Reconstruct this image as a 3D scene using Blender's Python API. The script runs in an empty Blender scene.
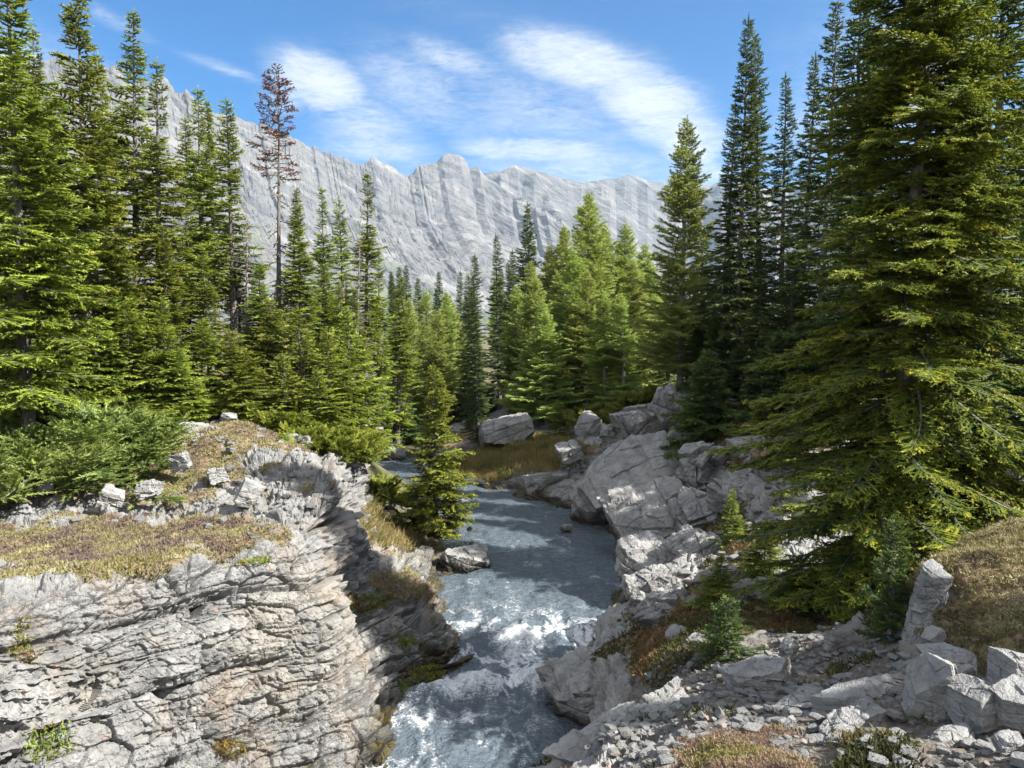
import bpy, math
import numpy as np
from mathutils import Vector
from mathutils.bvhtree import BVHTree

SC = bpy.context.scene
COL = SC.collection
R_ = math.radians
F, PITCH, EYE = 773.0, math.atan((384 - 340) / 773.0), 5.8
CY, SY = math.cos(PITCH), math.sin(PITCH)
SUN = np.array([0.75, -0.30, 0.0]); SUN[2] = math.tan(R_(42)) * np.hypot(SUN[0], SUN[1]); SUN /= np.linalg.norm(SUN)


def W(px, py, d):
    """world point seen at picture position px,py, standing d metres ahead of the camera"""
    u = (px - 512) / F; v = (384 - py) / F
    k = d / (CY + v * SY)
    return np.array([u * k, d, (-SY + v * CY) * k + EYE])


def proj(P):
    x, y, z = P[..., 0], P[..., 1], P[..., 2] - EYE
    dep = np.maximum(y * CY - z * SY, 0.05)
    return 512 + F * x / dep, 384 - F * (y * SY + z * CY) / dep


# ------------------------------------------------------------------ noise
def hsh(ix, iy, iz, seed=0):
    with np.errstate(over='ignore'):
        h = (ix.astype(np.int64) * 374761393 + iy.astype(np.int64) * 668265263 + iz.astype(np.int64) * 2147483647 + seed * 974634777) & 0xFFFFFFFF
        h = ((h ^ (h >> 13)) * 1274126177) & 0xFFFFFFFF
        h = ((h ^ (h >> 16)) * 2246822519) & 0xFFFFFFFF
        h = h ^ (h >> 15)
    return (h & 0xFFFFFF) / 16777216.0


def vnoise(P, seed=0):
    i = np.floor(P).astype(np.int64); f = P - i
    f = f * f * f * (f * (f * 6 - 15) + 10)
    r = 0
    for dx in (0, 1):
        wx = f[..., 0] if dx else 1 - f[..., 0]
        for dy in (0, 1):
            wy = f[..., 1] if dy else 1 - f[..., 1]
            for dz in (0, 1):
                wz = f[..., 2] if dz else 1 - f[..., 2]
                r = r + wx * wy * wz * hsh(i[..., 0] + dx, i[..., 1] + dy, i[..., 2] + dz, seed)
    return r * 2 - 1


def fbm(P, oct=4, seed=0, gain=.5):
    r, a, s = 0, 1.0, 0
    for o in range(oct):
        r = r + a * vnoise(P * (2.03 ** o) + o * 17.3, seed + o); s += a; a *= gain
    return r / s


def sstep(a, b, x):
    t = np.clip((x - a) / (b - a), 0, 1)
    return t * t * (3 - 2 * t)


def nrm(v):
    return v / np.maximum(np.linalg.norm(v, axis=-1, keepdims=True), 1e-9)


# bedding of the limestone: beds rise to the right
NB = nrm(np.array([-0.20, -0.10, 0.95])); T1 = nrm(np.array([0.95, 0.05, 0.30])); T1 = nrm(T1 - NB * (T1 @ NB)); T2 = np.cross(NB, T1)


def blocks(P, th, bl, seed, frame=(NB, T1, T2), warp=.16):
    """stepped, jointed bed pattern in [-1, .5]: each block of each bed stands at its own offset, beds part at dark joints"""
    nb, t1, t2 = frame
    s = P @ nb / th; a = P @ t1 / bl; b = P @ t2 / bl
    w = np.stack([a * .6, b * .6, s * .25], -1)
    s = s + warp * vnoise(w, seed + 5) + .28 * vnoise(w * .22, seed + 6)
    L = np.floor(s); fs = s - L
    z = np.zeros_like(L)
    k1 = hsh(L, z, z, seed + 1); k2 = hsh(L, z + 1, z, seed + 2)
    fa = a * (.6 + .9 * k1) + 9 * k2 + .10 * vnoise(np.stack([b, s * 2, a * 1.3], -1), seed + 8) + .5 * (k2 - .5) * fs
    fb = b * (.6 + .9 * k2) + 7 * k1 + .10 * vnoise(np.stack([a, s * 2, b * 1.3], -1), seed + 9) + .5 * (k1 - .5) * fs
    A = np.floor(fa); B = np.floor(fb)
    r = hsh(L, A, B, seed + 3)
    # each block face is tilted a little
    t = (hsh(A, L, B, seed + 4) - .5) * (fa - A - .5) + (hsh(B, A, L, seed + 7) - .5) * (fs - .5)
    crack = (1 - sstep(.0, .14, fs)) * (.35 + .65 * k1) + .45 * (1 - sstep(0, .10, np.minimum(fa - A, fb - B)))
    r = np.where(hsh(B, L, A, seed + 11) > .82, r - .55, r)
    return r - .5 + .9 * t - .75 * np.minimum(crack, 1)


def shards(P, size, flat, seed, frame=(NB, T1, T2)):
    """irregular angular fragments: every fragment its own offset and tilt, open joints between them"""
    nb, t1, t2 = frame
    Q = np.stack([P @ t1, P @ t2, (P @ nb) / flat], -1) / size
    Q = Q + .12 * np.stack([vnoise(Q * .7, seed + 20), vnoise(Q * .7 + 7, seed + 21), vnoise(Q * .7 + 13, seed + 22)], -1)
    b = np.floor(Q - .5).astype(np.int64)
    f1 = np.full(Q.shape[:-1], 9.0); f2 = f1.copy(); r = f1 * 0; tl = f1 * 0
    for dx in (0, 1):
        for dy in (0, 1):
            for dz in (0, 1):
                cx, cy, cz = b[..., 0] + dx, b[..., 1] + dy, b[..., 2] + dz
                jx, jy, jz = hsh(cx, cy, cz, seed), hsh(cx, cy, cz, seed + 1), hsh(cx, cy, cz, seed + 2)
                e = Q - np.stack([cx + .1 + .8 * jx, cy + .1 + .8 * jy, cz + .1 + .8 * jz], -1)
                d = np.sqrt((e * e).sum(-1)); h = hsh(cx, cy, cz, seed + 3)
                t = e[..., 0] * (h * 7 % 1 - .5) + e[..., 1] * (h * 13 % 1 - .5) + e[..., 2] * (h * 29 % 1 - .5)
                m = d < f1; f2 = np.where(m, f1, np.minimum(f2, d)); r = np.where(m, h, r); tl = np.where(m, t, tl); f1 = np.where(m, d, f1)
    return .7 * (r - .5) + .8 * tl - .42 * (1 - sstep(0, .07, f2 - f1))


# ------------------------------------------------------------------ mesh helpers
def mesh(name, V, faces, attrs=None, smooth=False, mats=()):
    V = np.asarray(V, np.float32)
    faces = [np.asarray(f, np.int32) for f in (faces if isinstance(faces, list) else [faces])]
    faces = [f for f in faces if len(f)]
    me = bpy.data.meshes.new(name)
    me.vertices.add(len(V)); me.vertices.foreach_set('co', V.ravel())
    lv = np.concatenate([f.ravel() for f in faces])
    tot = np.concatenate([np.full(len(f), f.shape[1], np.int32) for f in faces])
    st = np.concatenate([[0], np.cumsum(tot)[:-1]]).astype(np.int32)
    me.loops.add(len(lv)); me.loops.foreach_set('vertex_index', lv)
    me.polygons.add(len(tot)); me.polygons.foreach_set('loop_start', st)
    me.polygons.foreach_set('use_smooth', np.full(len(tot), smooth))
    for m in mats: me.materials.append(m)
    me.update(calc_edges=True)
    for k, a in (attrs or {}).items():
        at = me.attributes.new(k, 'FLOAT', 'POINT'); at.data.foreach_set('value', np.asarray(a, np.float32).ravel())
    return me


class MB:
    """collects pieces into one mesh"""
    def __init__(s): s.V, s.F, s.A, s.M, s.n = [], [], [], [], 0
    def add(s, V, Fs, a=0.0, m=0):
        s.M.append(np.full(len(Fs), m, np.int32))
        V = np.asarray(V, np.float32).reshape(-1, 3)
        s.V.append(V); s.F.append(np.asarray(Fs) + s.n); s.n += len(V)
        s.A.append(np.broadcast_to(np.asarray(a, np.float32), (len(V),)))
    def mesh(s, name, mat, attr=None, smooth=False):
        tri = [f for f in s.F if f.shape[1] == 3]; qu = [f for f in s.F if f.shape[1] == 4]
        fs = [np.concatenate(g) for g in (tri, qu) if g]
        me = mesh(name, np.concatenate(s.V), fs, {attr: np.concatenate(s.A)} if attr else None, smooth, mat if isinstance(mat, tuple) else (mat,))
        if isinstance(mat, tuple): me.polygons.foreach_set('material_index', np.concatenate([m for k in (3, 4) for f, m in zip(s.F, s.M) if f.shape[1] == k]))
        return me


def link(name, me, parent=None):
    o = bpy.data.objects.new(name, me); COL.objects.link(o)
    if parent: o.parent = parent
    return o


def tag(o, label=None, cat=None, group=None, kind=None):
    if label: o['label'] = label
    if cat: o['category'] = cat
    if group: o['group'] = group
    if kind: o['kind'] = kind
    return o


def copy_tree(o, parent=None):
    c = o.copy(); COL.objects.link(c); c.parent = parent
    for ch in list(o.children): copy_tree(ch, c)
    return c


def gridq(nu, nv):
    i = np.arange(nu * nv).reshape(nu, nv)
    return np.stack([i[:-1, :-1], i[1:, :-1], i[1:, 1:], i[:-1, 1:]], -1).reshape(-1, 4)


def tubes(P, r, sides=4, ref=(.31, .17, .93)):
    P = np.asarray(P, float); B, n, _ = P.shape
    T = nrm(np.gradient(P, axis=1)); S = nrm(np.cross(T, np.array(ref))); U = np.cross(S, T)
    an = np.arange(sides) * 2 * np.pi / sides
    V = P[:, :, None] + np.asarray(r)[:, :, None, None] * (np.cos(an)[:, None] * S[:, :, None] + np.sin(an)[:, None] * U[:, :, None])
    i = np.arange(B * n * sides).reshape(B, n, sides); j = np.roll(i, -1, 2)
    return V.reshape(-1, 3), np.stack([i[:, :-1], j[:, :-1], j[:, 1:], i[:, 1:]], -1).reshape(-1, 4)


# ------------------------------------------------------------------ materials
class NT:
    def __init__(s, name):
        s.m = bpy.data.materials.new(name); s.m.use_nodes = True; s.t = s.m.node_tree
        s.t.nodes.clear(); s.out = s.n('ShaderNodeOutputMaterial')
    def n(s, kind, ins=None, **kw):
        nd = s.t.nodes.new(kind)
        for k, v in kw.items(): setattr(nd, k, v)
        for k, v in (ins or {}).items(): s.set(nd.inputs[k], v)
        return nd
    def set(s, sock, v):
        if hasattr(v, 'is_linked') or hasattr(v, 'links'): s.t.links.new(v, sock)
        else: sock.default_value = v
    def math(s, op, a, b=0.0, clamp=False):
        nd = s.n('ShaderNodeMath', operation=op, use_clamp=clamp); s.set(nd.inputs[0], a); s.set(nd.inputs[1], b); return nd.outputs[0]
    def mix(s, f, a, b, mode='MIX'):
        nd = s.n('ShaderNodeMix', data_type='RGBA', blend_type=mode); s.set(nd.inputs[0], f); s.set(nd.inputs[6], a); s.set(nd.inputs[7], b); return nd.outputs[2]
    def noise(s, vec, scale, detail=5.0, rough=.55, dist=0.0):
        return s.n('ShaderNodeTexNoise', {'Vector': vec, 'Scale': scale, 'Detail': detail, 'Roughness': rough, 'Distortion': dist}).outputs[0]
    def rng(s, v, a, b, c=0.0, d=1.0):
        return s.n('ShaderNodeMapRange', {0: v, 1: a, 2: b, 3: c, 4: d}, interpolation_type='SMOOTHSTEP').outputs[0]
    def ramp(s, f, stops):
        nd = s.n('ShaderNodeValToRGB'); s.set(nd.inputs[0], f); cr = nd.color_ramp
        while len(cr.elements) < len(stops): cr.elements.new(.5)
        for e, (p, c) in zip(cr.elements, stops): e.position = p; e.color = c
        return nd.outputs[0]
    def attr(s, k): return s.n('ShaderNodeAttribute', attribute_name=k).outputs['Fac']


def C(r, g, b): return (r, g, b, 1.0)


def rock_mat(name, local=False, tone=1.0, soil=True, wet=True):
    t = NT(name)
    geo = t.n('ShaderNodeNewGeometry')
    tc = t.n('ShaderNodeTexCoord')
    pos = tc.outputs['Object'] if local else geo.outputs['Position']
    n1 = t.noise(pos, .55, 6, .6); n2 = t.noise(pos, 2.7, 6, .65, .4); n3 = t.noise(pos, 13, 5, .7); n4 = t.noise(pos, 60, 3, .7)
    mp = t.n('ShaderNodeMapping', {'Vector': pos, 'Rotation': (0.0, R_(-17), 0.0), 'Scale': (.5, .5, 7.0)})
    beds = t.noise(mp.outputs[0], 1.6, 5, .6, .3)
    g = lambda v: C(v * tone, v * tone * .985, v * tone * .955)
    col = t.ramp(n2, [(.28, g(.17)), (.5, g(.31)), (.72, g(.43))])
    col = t.mix(t.math('MULTIPLY', t.rng(n1, .52, .68), .5), col, C(.42 * tone, .38 * tone, .315 * tone))          # warm weathered patches
    col = t.mix(t.math('MULTIPLY', t.rng(beds, .5, .7), .45), col, g(.16))                # dark beds
    col = t.mix(t.math('MULTIPLY', t.rng(n3, .6, .72), .35), col, g(.50))                 # pale fresh chips
    col = t.mix(t.math('MULTIPLY', t.rng(t.noise(pos, 5.3, 4, .6), .63, .69), .5), col, C(.30, .20, .15))   # rusty stain
    col = t.mix(t.math('MULTIPLY', t.rng(n4, .60, .72), .5), col, g(.13))                 # dark lichen specks
    if soil:
        v = t.attr('veg')
        sc = t.ramp(n3, [(.3, C(.085, .06, .035)), (.6, C(.19, .135, .08)), (.8, C(.27, .22, .15))])
        col = t.mix(t.rng(v, .35, .6), col, sc)
        col = t.mix(t.attr('dirt'), col, t.ramp(n3, [(.3, C(.055, .045, .036)), (.55, C(.13, .11, .09)), (.75, C(.24, .22, .20))]))
        p = t.attr('path')
        col = t.mix(p, col, C(.40, .29, .19))
    rough = .88
    bs = t.n('ShaderNodeBsdfPrincipled', {'Roughness': rough, 'Specular IOR Level': .25})
    if wet:                                                                        # dark wet, mossy band just over the stream
        w = t.attr('wet')
        wc = t.mix(t.rng(n2, .45, .6), C(.035, .032, .025), C(.075, .058, .018))
        col = t.mix(w, col, wc); t.set(bs.inputs['Roughness'], t.math('SUBTRACT', .88, t.math('MULTIPLY', w, .45)))
    t.set(bs.inputs['Base Color'], col)
    h = t.math('ADD', t.math('MULTIPLY', n3, .7), t.math('MULTIPLY', n4, .35))
    h = t.math('ADD', h, t.math('MULTIPLY', beds, .5))
    bp = t.n('ShaderNodeBump', {'Height': h, 'Distance': .05, 'Strength': .8})
    t.set(bs.inputs['Normal'], bp.outputs[0]); t.set(t.out.inputs[0], bs.outputs[0])
    return t.m


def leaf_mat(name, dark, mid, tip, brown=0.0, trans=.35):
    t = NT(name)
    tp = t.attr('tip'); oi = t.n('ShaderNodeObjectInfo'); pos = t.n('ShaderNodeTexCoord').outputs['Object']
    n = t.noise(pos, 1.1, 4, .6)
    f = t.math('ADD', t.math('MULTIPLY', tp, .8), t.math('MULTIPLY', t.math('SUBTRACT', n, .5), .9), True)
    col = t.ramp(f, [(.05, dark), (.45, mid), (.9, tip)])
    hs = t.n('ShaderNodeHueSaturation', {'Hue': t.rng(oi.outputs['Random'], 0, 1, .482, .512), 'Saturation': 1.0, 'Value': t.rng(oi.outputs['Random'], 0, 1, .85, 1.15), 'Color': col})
    col = hs.outputs[0]
    if brown:
        col = t.mix(t.math('MULTIPLY', t.rng(t.noise(pos, .8, 3, .6), .60, .70), brown), col, C(.15, .085, .03))
    bs = t.n('ShaderNodeBsdfPrincipled', {'Base Color': col, 'Roughness': .55, 'Specular IOR Level': .3})
    tr = t.n('ShaderNodeBsdfTranslucent', {'Color': t.mix(.5, col, C(.2, .24, .03))})
    ms = t.n('ShaderNodeMixShader', {0: trans, 1: bs.outputs[0], 2: tr.outputs[0]})
    t.set(t.out.inputs[0], ms.outputs[0])
    return t.m


def bark_mat(name, a, b):
    t = NT(name); pos = t.n('ShaderNodeTexCoord').outputs['Object']
    mp = t.n('ShaderNodeMapping', {'Vector': pos, 'Scale': (9.0, 9.0, 2.2)})
    n = t.noise(mp.outputs[0], 2.0, 5, .7)
    bs = t.n('ShaderNodeBsdfPrincipled', {'Base Color': t.ramp(n, [(.3, a), (.7, b)]), 'Roughness': .9, 'Specular IOR Level': .15})
    t.set(bs.inputs['Normal'], t.n('ShaderNodeBump', {'Height': n, 'Distance': .03, 'Strength': .8}).outputs[0])
    t.set(t.out.inputs[0], bs.outputs[0]); return t.m


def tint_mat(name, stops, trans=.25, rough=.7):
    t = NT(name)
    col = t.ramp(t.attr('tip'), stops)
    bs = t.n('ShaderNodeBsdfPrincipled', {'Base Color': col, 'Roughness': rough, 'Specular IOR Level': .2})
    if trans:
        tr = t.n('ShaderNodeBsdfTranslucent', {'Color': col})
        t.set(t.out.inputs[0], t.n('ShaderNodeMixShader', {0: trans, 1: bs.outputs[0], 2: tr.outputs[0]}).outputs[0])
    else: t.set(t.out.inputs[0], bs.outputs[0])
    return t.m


M_ROCK = rock_mat('limestone', tone=.60)
M_ROCK2 = rock_mat('limestone_blue', tone=.78)
M_STONE = rock_mat('boulder_limestone', local=True, soil=False, tone=.78)
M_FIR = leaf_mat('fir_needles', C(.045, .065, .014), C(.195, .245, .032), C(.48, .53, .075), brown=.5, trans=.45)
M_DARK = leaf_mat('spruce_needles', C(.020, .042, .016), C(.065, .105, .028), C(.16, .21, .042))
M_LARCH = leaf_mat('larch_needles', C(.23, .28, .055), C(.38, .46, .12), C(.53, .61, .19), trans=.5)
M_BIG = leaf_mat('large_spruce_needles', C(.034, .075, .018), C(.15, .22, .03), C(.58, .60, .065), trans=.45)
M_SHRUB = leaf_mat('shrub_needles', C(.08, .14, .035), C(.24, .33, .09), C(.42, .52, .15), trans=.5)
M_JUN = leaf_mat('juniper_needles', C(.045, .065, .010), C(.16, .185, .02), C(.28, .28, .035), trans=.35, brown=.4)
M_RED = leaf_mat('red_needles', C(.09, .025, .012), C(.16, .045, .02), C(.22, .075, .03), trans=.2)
M_BARK = bark_mat('bark', C(.055, .045, .038), C(.20, .18, .16))
M_BARKP = bark_mat('pale_bark', C(.14, .12, .10), C(.34, .32, .29))
M_TWIG = bark_mat('dead_wood', C(.10, .09, .08), C(.26, .24, .22))

# ------------------------------------------------------------------ terrain: the two rocky banks
def cr(Pn, t):
    n = len(Pn); i = np.clip(np.floor(t).astype(int), 0, n - 2); f = (t - i)
    g = lambda k: Pn[np.clip(i + k, 0, n - 1)]
    sh = (-1,) + (1,) * (Pn.ndim - 1); f = f.reshape(sh)
    a, b, c, d = g(-1), g(0), g(1), g(2)
    return .5 * (2 * b + (c - a) * f + (2 * a - 5 * b + 4 * c - d) * f ** 2 + (3 * b - a - 3 * c + d) * f ** 3)


def loft(net, su, sv):
    tu = np.concatenate([k + np.arange(n) / n for k, n in enumerate(su)] + [[len(su)]])
    tv = np.concatenate([k + np.arange(n) / n for k, n in enumerate(sv)] + [[len(sv)]])
    A = cr(net, tu); A = cr(A.transpose(1, 0, 2), tv).transpose(1, 0, 2)
    return A, tu, tv


def gnormal(G):
    return nrm(np.cross(np.gradient(G, axis=0), np.gradient(G, axis=1)))


def ell(px, py, L):
    """strongest of some soft ellipses (cx,cy,rx,ry)"""
    r = np.zeros_like(px)
    for cx, cy, rx, ry in L:
        r = np.maximum(r, 1 - np.sqrt(((px - cx) / rx) ** 2 + ((py - cy) / ry) ** 2))
    return r


def mk(rows, foot, back, deep):
    net = []
    for r in rows:
        p = [W(*q) for q in r]
        net.append([p[0] + np.array(foot)] + p + [p[-1] + np.array(back), p[-1] + np.array(deep)])
    return np.array(net)


LEFT = mk([
    [(-420, 1490, 4.0), (-380, 1000, 4.7), (-330, 640, 5.5), (-330, 570, 9.5), (-330, 530, 12.5), (-330, 480, 15), (-330, 415, 20)],
    [(-130, 1079, 6.2), (-120, 820, 6.7), (-110, 612, 7.2), (-110, 565, 10.3), (-115, 525, 13), (-120, 478, 15.5), (-130, 405, 20)],
    [(70, 940, 7.6), (65, 750, 8.1), (50, 592, 8.6), (45, 555, 10.9), (20, 515, 13.2), (0, 472, 15.8), (-10, 395, 21)],
    [(225, 858, 8.8), (210, 705, 9.4), (190, 562, 10.0), (190, 530, 11.8), (165, 490, 14), (130, 440, 17), (120, 385, 23)],
    [(335, 797, 9.9), (327, 690, 10.6), (305, 550, 11.3), (290, 505, 12.7), (255, 455, 15), (225, 418, 18.5), (220, 380, 25)],
    [(383, 764, 10.6), (365, 690, 11.4), (340, 575, 12.4), (338, 485, 13.7), (310, 450, 16), (290, 428, 20), (280, 385, 26)],
    [(403, 707, 12), (388, 660, 12.3), (367, 590, 13), (356, 520, 14.2), (346, 472, 16.6), (330, 435, 21), (320, 390, 27)],
    [(470, 657, 13.8), (455, 625, 14), (420, 590, 14.6), (385, 550, 16), (362, 500, 18.5), (352, 450, 22.5), (345, 400, 28)],
    [(438, 600, 16.8), (430, 590, 16.9), (415, 570, 17.3), (392, 540, 18.2), (370, 500, 20), (358, 455, 24), (352, 405, 30)],
    [(470, 575, 18.4), (462, 562, 18.5), (440, 552, 18.9), (405, 535, 20), (378, 500, 22), (362, 460, 25.5), (358, 410, 31)],
    [(474, 530, 21.8), (460, 527, 21.9), (440, 523, 22.1), (405, 515, 22.6), (380, 495, 24), (365, 465, 27), (362, 415, 33)],
    [(368, 505, 24.5), (363, 498, 24.7), (360, 490, 25), (356, 475, 25.8), (352, 462, 27), (350, 445, 29.5), (350, 415, 35)],
    [(372, 472, 30.5), (368, 466, 30.7), (364, 460, 31), (358, 452, 32), (354, 445, 33), (350, 435, 35), (350, 410, 40)],
    [(300, 452, 36), (300, 448, 36.3), (300, 444, 36.6), (300, 438, 37.2), (300, 432, 38), (300, 422, 40), (300, 405, 45)],
], (.35, .0, -1.3), (-8, 4, .35), (-18, 9, -1.2))
RIGHT = mk([
    [(300, 1100, 6.0), (400, 1000, 5.5), (480, 930, 4.6), (620, 980, 3.2), (800, 1000, 2.7), (1100, 950, 2.7), (2400, 700, 2.7)],
    [(515, 800, 9.8), (535, 775, 8.5), (590, 752, 6.8), (680, 740, 5.6), (800, 750, 4.7), (1024, 740, 4.2), (1400, 640, 4.5)],
    [(577, 732, 11.2), (590, 715, 10.3), (640, 700, 8.8), (720, 690, 7.5), (840, 690, 6.4), (975, 642, 6.1), (1150, 545, 6.6)],
    [(560, 682, 12.9), (590, 655, 12.2), (650, 640, 10.8), (720, 645, 9.3), (850, 650, 8), (946, 566, 7.25), (1110, 500, 8.3)],
    [(588, 650, 14), (610, 620, 13.6), (660, 600, 12.6), (730, 600, 11.2), (860, 610, 10), (990, 535, 8.9), (1130, 480, 11)],
    [(590, 622, 15.2), (620, 598, 14.9), (665, 575, 14.4), (730, 560, 13.6), (830, 545, 12.8), (960, 520, 13), (1120, 470, 16)],
    [(619, 580, 17.8), (635, 562, 17.7), (672, 549, 17.4), (722, 516, 17.2), (790, 470, 16.8), (900, 440, 18), (1050, 420, 21)],
    [(606, 532, 21.8), (620, 512, 21.8), (655, 495, 21.8), (697, 456, 22.2), (745, 412, 22.5), (830, 395, 25), (950, 385, 28)],
    [(545, 505, 24.6), (560, 490, 24.8), (590, 476, 25.4), (642, 440, 26.3), (690, 395, 27), (770, 380, 30), (850, 372, 34)],
    [(480, 488, 27.2), (495, 482, 27.5), (530, 465, 28.4), (580, 435, 30), (640, 405, 32), (700, 385, 35), (760, 378, 39)],
    [(425, 473, 30), (440, 468, 30.4), (480, 455, 31.5), (530, 432, 33.5), (590, 412, 36), (640, 395, 39), (690, 385, 44)],
    [(400, 458, 33.5), (415, 452, 34), (450, 442, 35.5), (500, 425, 38), (560, 408, 41), (600, 395, 45), (640, 388, 50)],
    [(330, 448, 38.5), (345, 443, 39), (390, 434, 41), (440, 420, 44), (500, 405, 48), (540, 395, 52), (580, 390, 58)],
], (-.35, .0, -1.3), (7, 4, .6), (16, 9, -1.2))
WY = np.array([2, 6, 9, 10.5, 12, 13.3, 14.5, 17, 20, 24, 28, 32, 38, 45.]); WZ = EYE + np.array([-6.1, -5.95, -5.9, -5.82, -5.72, -5.64, -5.58, -5.53, -5.43, -5.28, -5.2, -5.12, -5.05, -5.0])
zwater = lambda y: np.interp(y, WY, WZ)

SURF = {}


NBL = nrm(np.array([.05, .10, 1.0])); T1L = nrm(np.array([1.0, .0, 0]) - NBL * NBL[0]); FRL = (NBL, T1L, np.cross(NBL, T1L))


def bank(name, net, su, sv, mat, veg_spots, path_spots, amps, seed, flip, calm=((0, -9e9, 1, 1),), frag=1.0, frame=(NB, T1, T2)):
    G, tu, tv = loft(net, su, sv)
    N = gnormal(G); N = -N if flip else N
    N[N[..., 2] < -.2] *= -1
    px, py = proj(G)
    near = 1 / (1 + np.exp((G[..., 1] - 40) * .3))
    wob = fbm(G * 2.2, 4, seed)
    veg = ell(px, py, veg_spots) * 1.5
    tvg = np.broadcast_to(tv[None], px.shape)
    veg = np.maximum(veg, sstep(6.6, 7.2, tvg) * 1.0)
    veg = veg * sstep(.35, .72, N[..., 2]) + wob * 1.0
    veg = np.clip(veg, 0, 1) * sstep(.35, .7, N[..., 2])
    path = np.clip(ell(px, py, path_spots) * 2.5 + wob * .3, 0, 1) if path_spots else np.zeros_like(px)
    dirt = np.clip(ell(px, py, calm) * 3 + wob * .7, 0, 1)
    P = G + .10 * np.stack([fbm(G * 1.1, 3, seed + 40), fbm(G * 1.1 + 9, 3, seed + 41), fbm(G * 1.1 + 19, 3, seed + 42)], -1)
    hard = (1 - .85 * sstep(.25, .7, veg)) * (1 - .9 * path) * (1 - .88 * np.clip(ell(px, py, calm) * 3, 0, 1))
    D = .22 * fbm(G * .8, 3, seed + 2)
    for th, bl, am in amps:
        cl = sstep(-.35, .3, fbm(G / (bl * 3.5), 2, seed + int(th * 100)))
        D = D + hard * am * (.35 + .65 * cl) * blocks(P, th, bl, seed + int(th * 1000), frame)
    cs = sstep(-.5, .2, fbm(G / 1.6, 3, seed + 60))
    D = D + hard * frag * (.14 * shards(P, .55, .6, seed + 70, frame) + .085 * (.25 + .75 * cs) * shards(P, .19, .55, seed + 80, frame) + .03 * shards(P, .08, .6, seed + 95, frame))
    D = D + .022 * fbm(G * 9, 3, seed + 3) + .03 * veg * fbm(G * 4, 3, seed + 4)
    D = D * np.where(tvg < 7.8, 1, .3)
    for _ in range(1):
        Dp = np.pad(D, 1, mode='edge'); D = .5 * D + .125 * (Dp[:-2, 1:-1] + Dp[2:, 1:-1] + Dp[1:-1, :-2] + Dp[1:-1, 2:])
    D = D + .010 * fbm(G * 16, 2, seed + 90)
    H = G + N * D[..., None]
    zw = zwater(H[..., 1])
    wet = 1 - sstep(.08, .42, H[..., 2] - zw + .12 * wob)
    me = mesh(name, H.reshape(-1, 3), gridq(*H.shape[:2]) if not flip else gridq(*H.shape[:2])[:, ::-1], {'veg': veg, 'path': path, 'dirt': dirt, 'wet': wet}, False, (mat,))
    o = link(name, me); tag(o, kind='structure')
    SURF[name] = dict(P=H, N=N, veg=veg, px=px, py=py)
    Hc = H[::4, ::4]
    SURF[name]['bvh'] = BVHTree.FromPolygons(Hc.reshape(-1, 3).tolist(), gridq(*Hc.shape[:2]).tolist())
    return o


bank('rocky_bank', LEFT, [20, 130, 240, 210, 160, 120, 110, 90, 50, 40, 30, 20, 14], [20, 120, 160, 90, 100, 70, 50, 16, 6], M_ROCK,
     [(60, 545, 230, 45), (210, 530, 100, 28), (180, 460, 110, 40), (110, 470, 70, 30), (255, 432, 80, 20), (385, 580, 40, 14), (410, 590, 40, 10), (330, 430, 60, 25), (400, 530, 30, 18), (360, 480, 20, 40)],
     [(20, 489, 70, 12), (110, 430, 30, 8)],
     [(.80, 1.9, .34), (.27, .6, .18), (.12, .30, .07)], 11, True, frame=FRL)
bank('cliff_slope', RIGHT, [60, 150, 160, 140, 110, 100, 90, 70, 40, 24, 16, 12], [20, 80, 100, 110, 120, 100, 60, 16, 6], M_ROCK2,
     [(660, 650, 60, 40), (700, 620, 60, 40), (790, 620, 110, 28), (985, 600, 75, 75), (740, 750, 80, 26), (730, 540, 40, 40), (880, 745, 60, 24), (540, 448, 90, 16), (450, 440, 60, 14), (600, 412, 70, 16), (480, 462, 60, 10), (750, 425, 110, 55), (1000, 560, 120, 120)],
     [],
     [(.95, 2.4, .34), (.38, 1.2, .16)], 23, False, [(790, 690, 190, 75), (900, 760, 300, 90)], .55)


def ground_z(x, y):
    best = None
    for s in SURF.values():
        h = s['bvh'].ray_cast(Vector((x, y, 60)), Vector((0, 0, -1)))[0]
        if h is not None and (best is None or h.z > best): best = h.z
    if best is None:
        best = float(gz(np.array([x]), np.array([y]))[0])
    return best


# base ground under and beyond the banks
KP = np.concatenate([LEFT[:, :-1].reshape(-1, 3), RIGHT[:, :-1].reshape(-1, 3)])


def gz(x, y):
    w = 0; s = 0
    for p in KP:
        k = 1 / (((x - p[0]) ** 2 + (y - p[1]) ** 2) ** 1.5 + .02); w = w + k; s = s + k * p[2]
    z = s / w
    d = np.hypot(x, y - 20)
    far = 3.4 + .01 * np.maximum(y - 30, 0) + .03 * np.abs(x)
    t = sstep(25, 70, d)
    return (z - .75) * (1 - t) + np.minimum(far, 3.4 + 60) * t


def ax(lim, near, n):
    u = np.linspace(-1, 1, n); return np.sign(u) * (near * np.abs(u) + (lim - near) * np.abs(u) ** 6)


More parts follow.
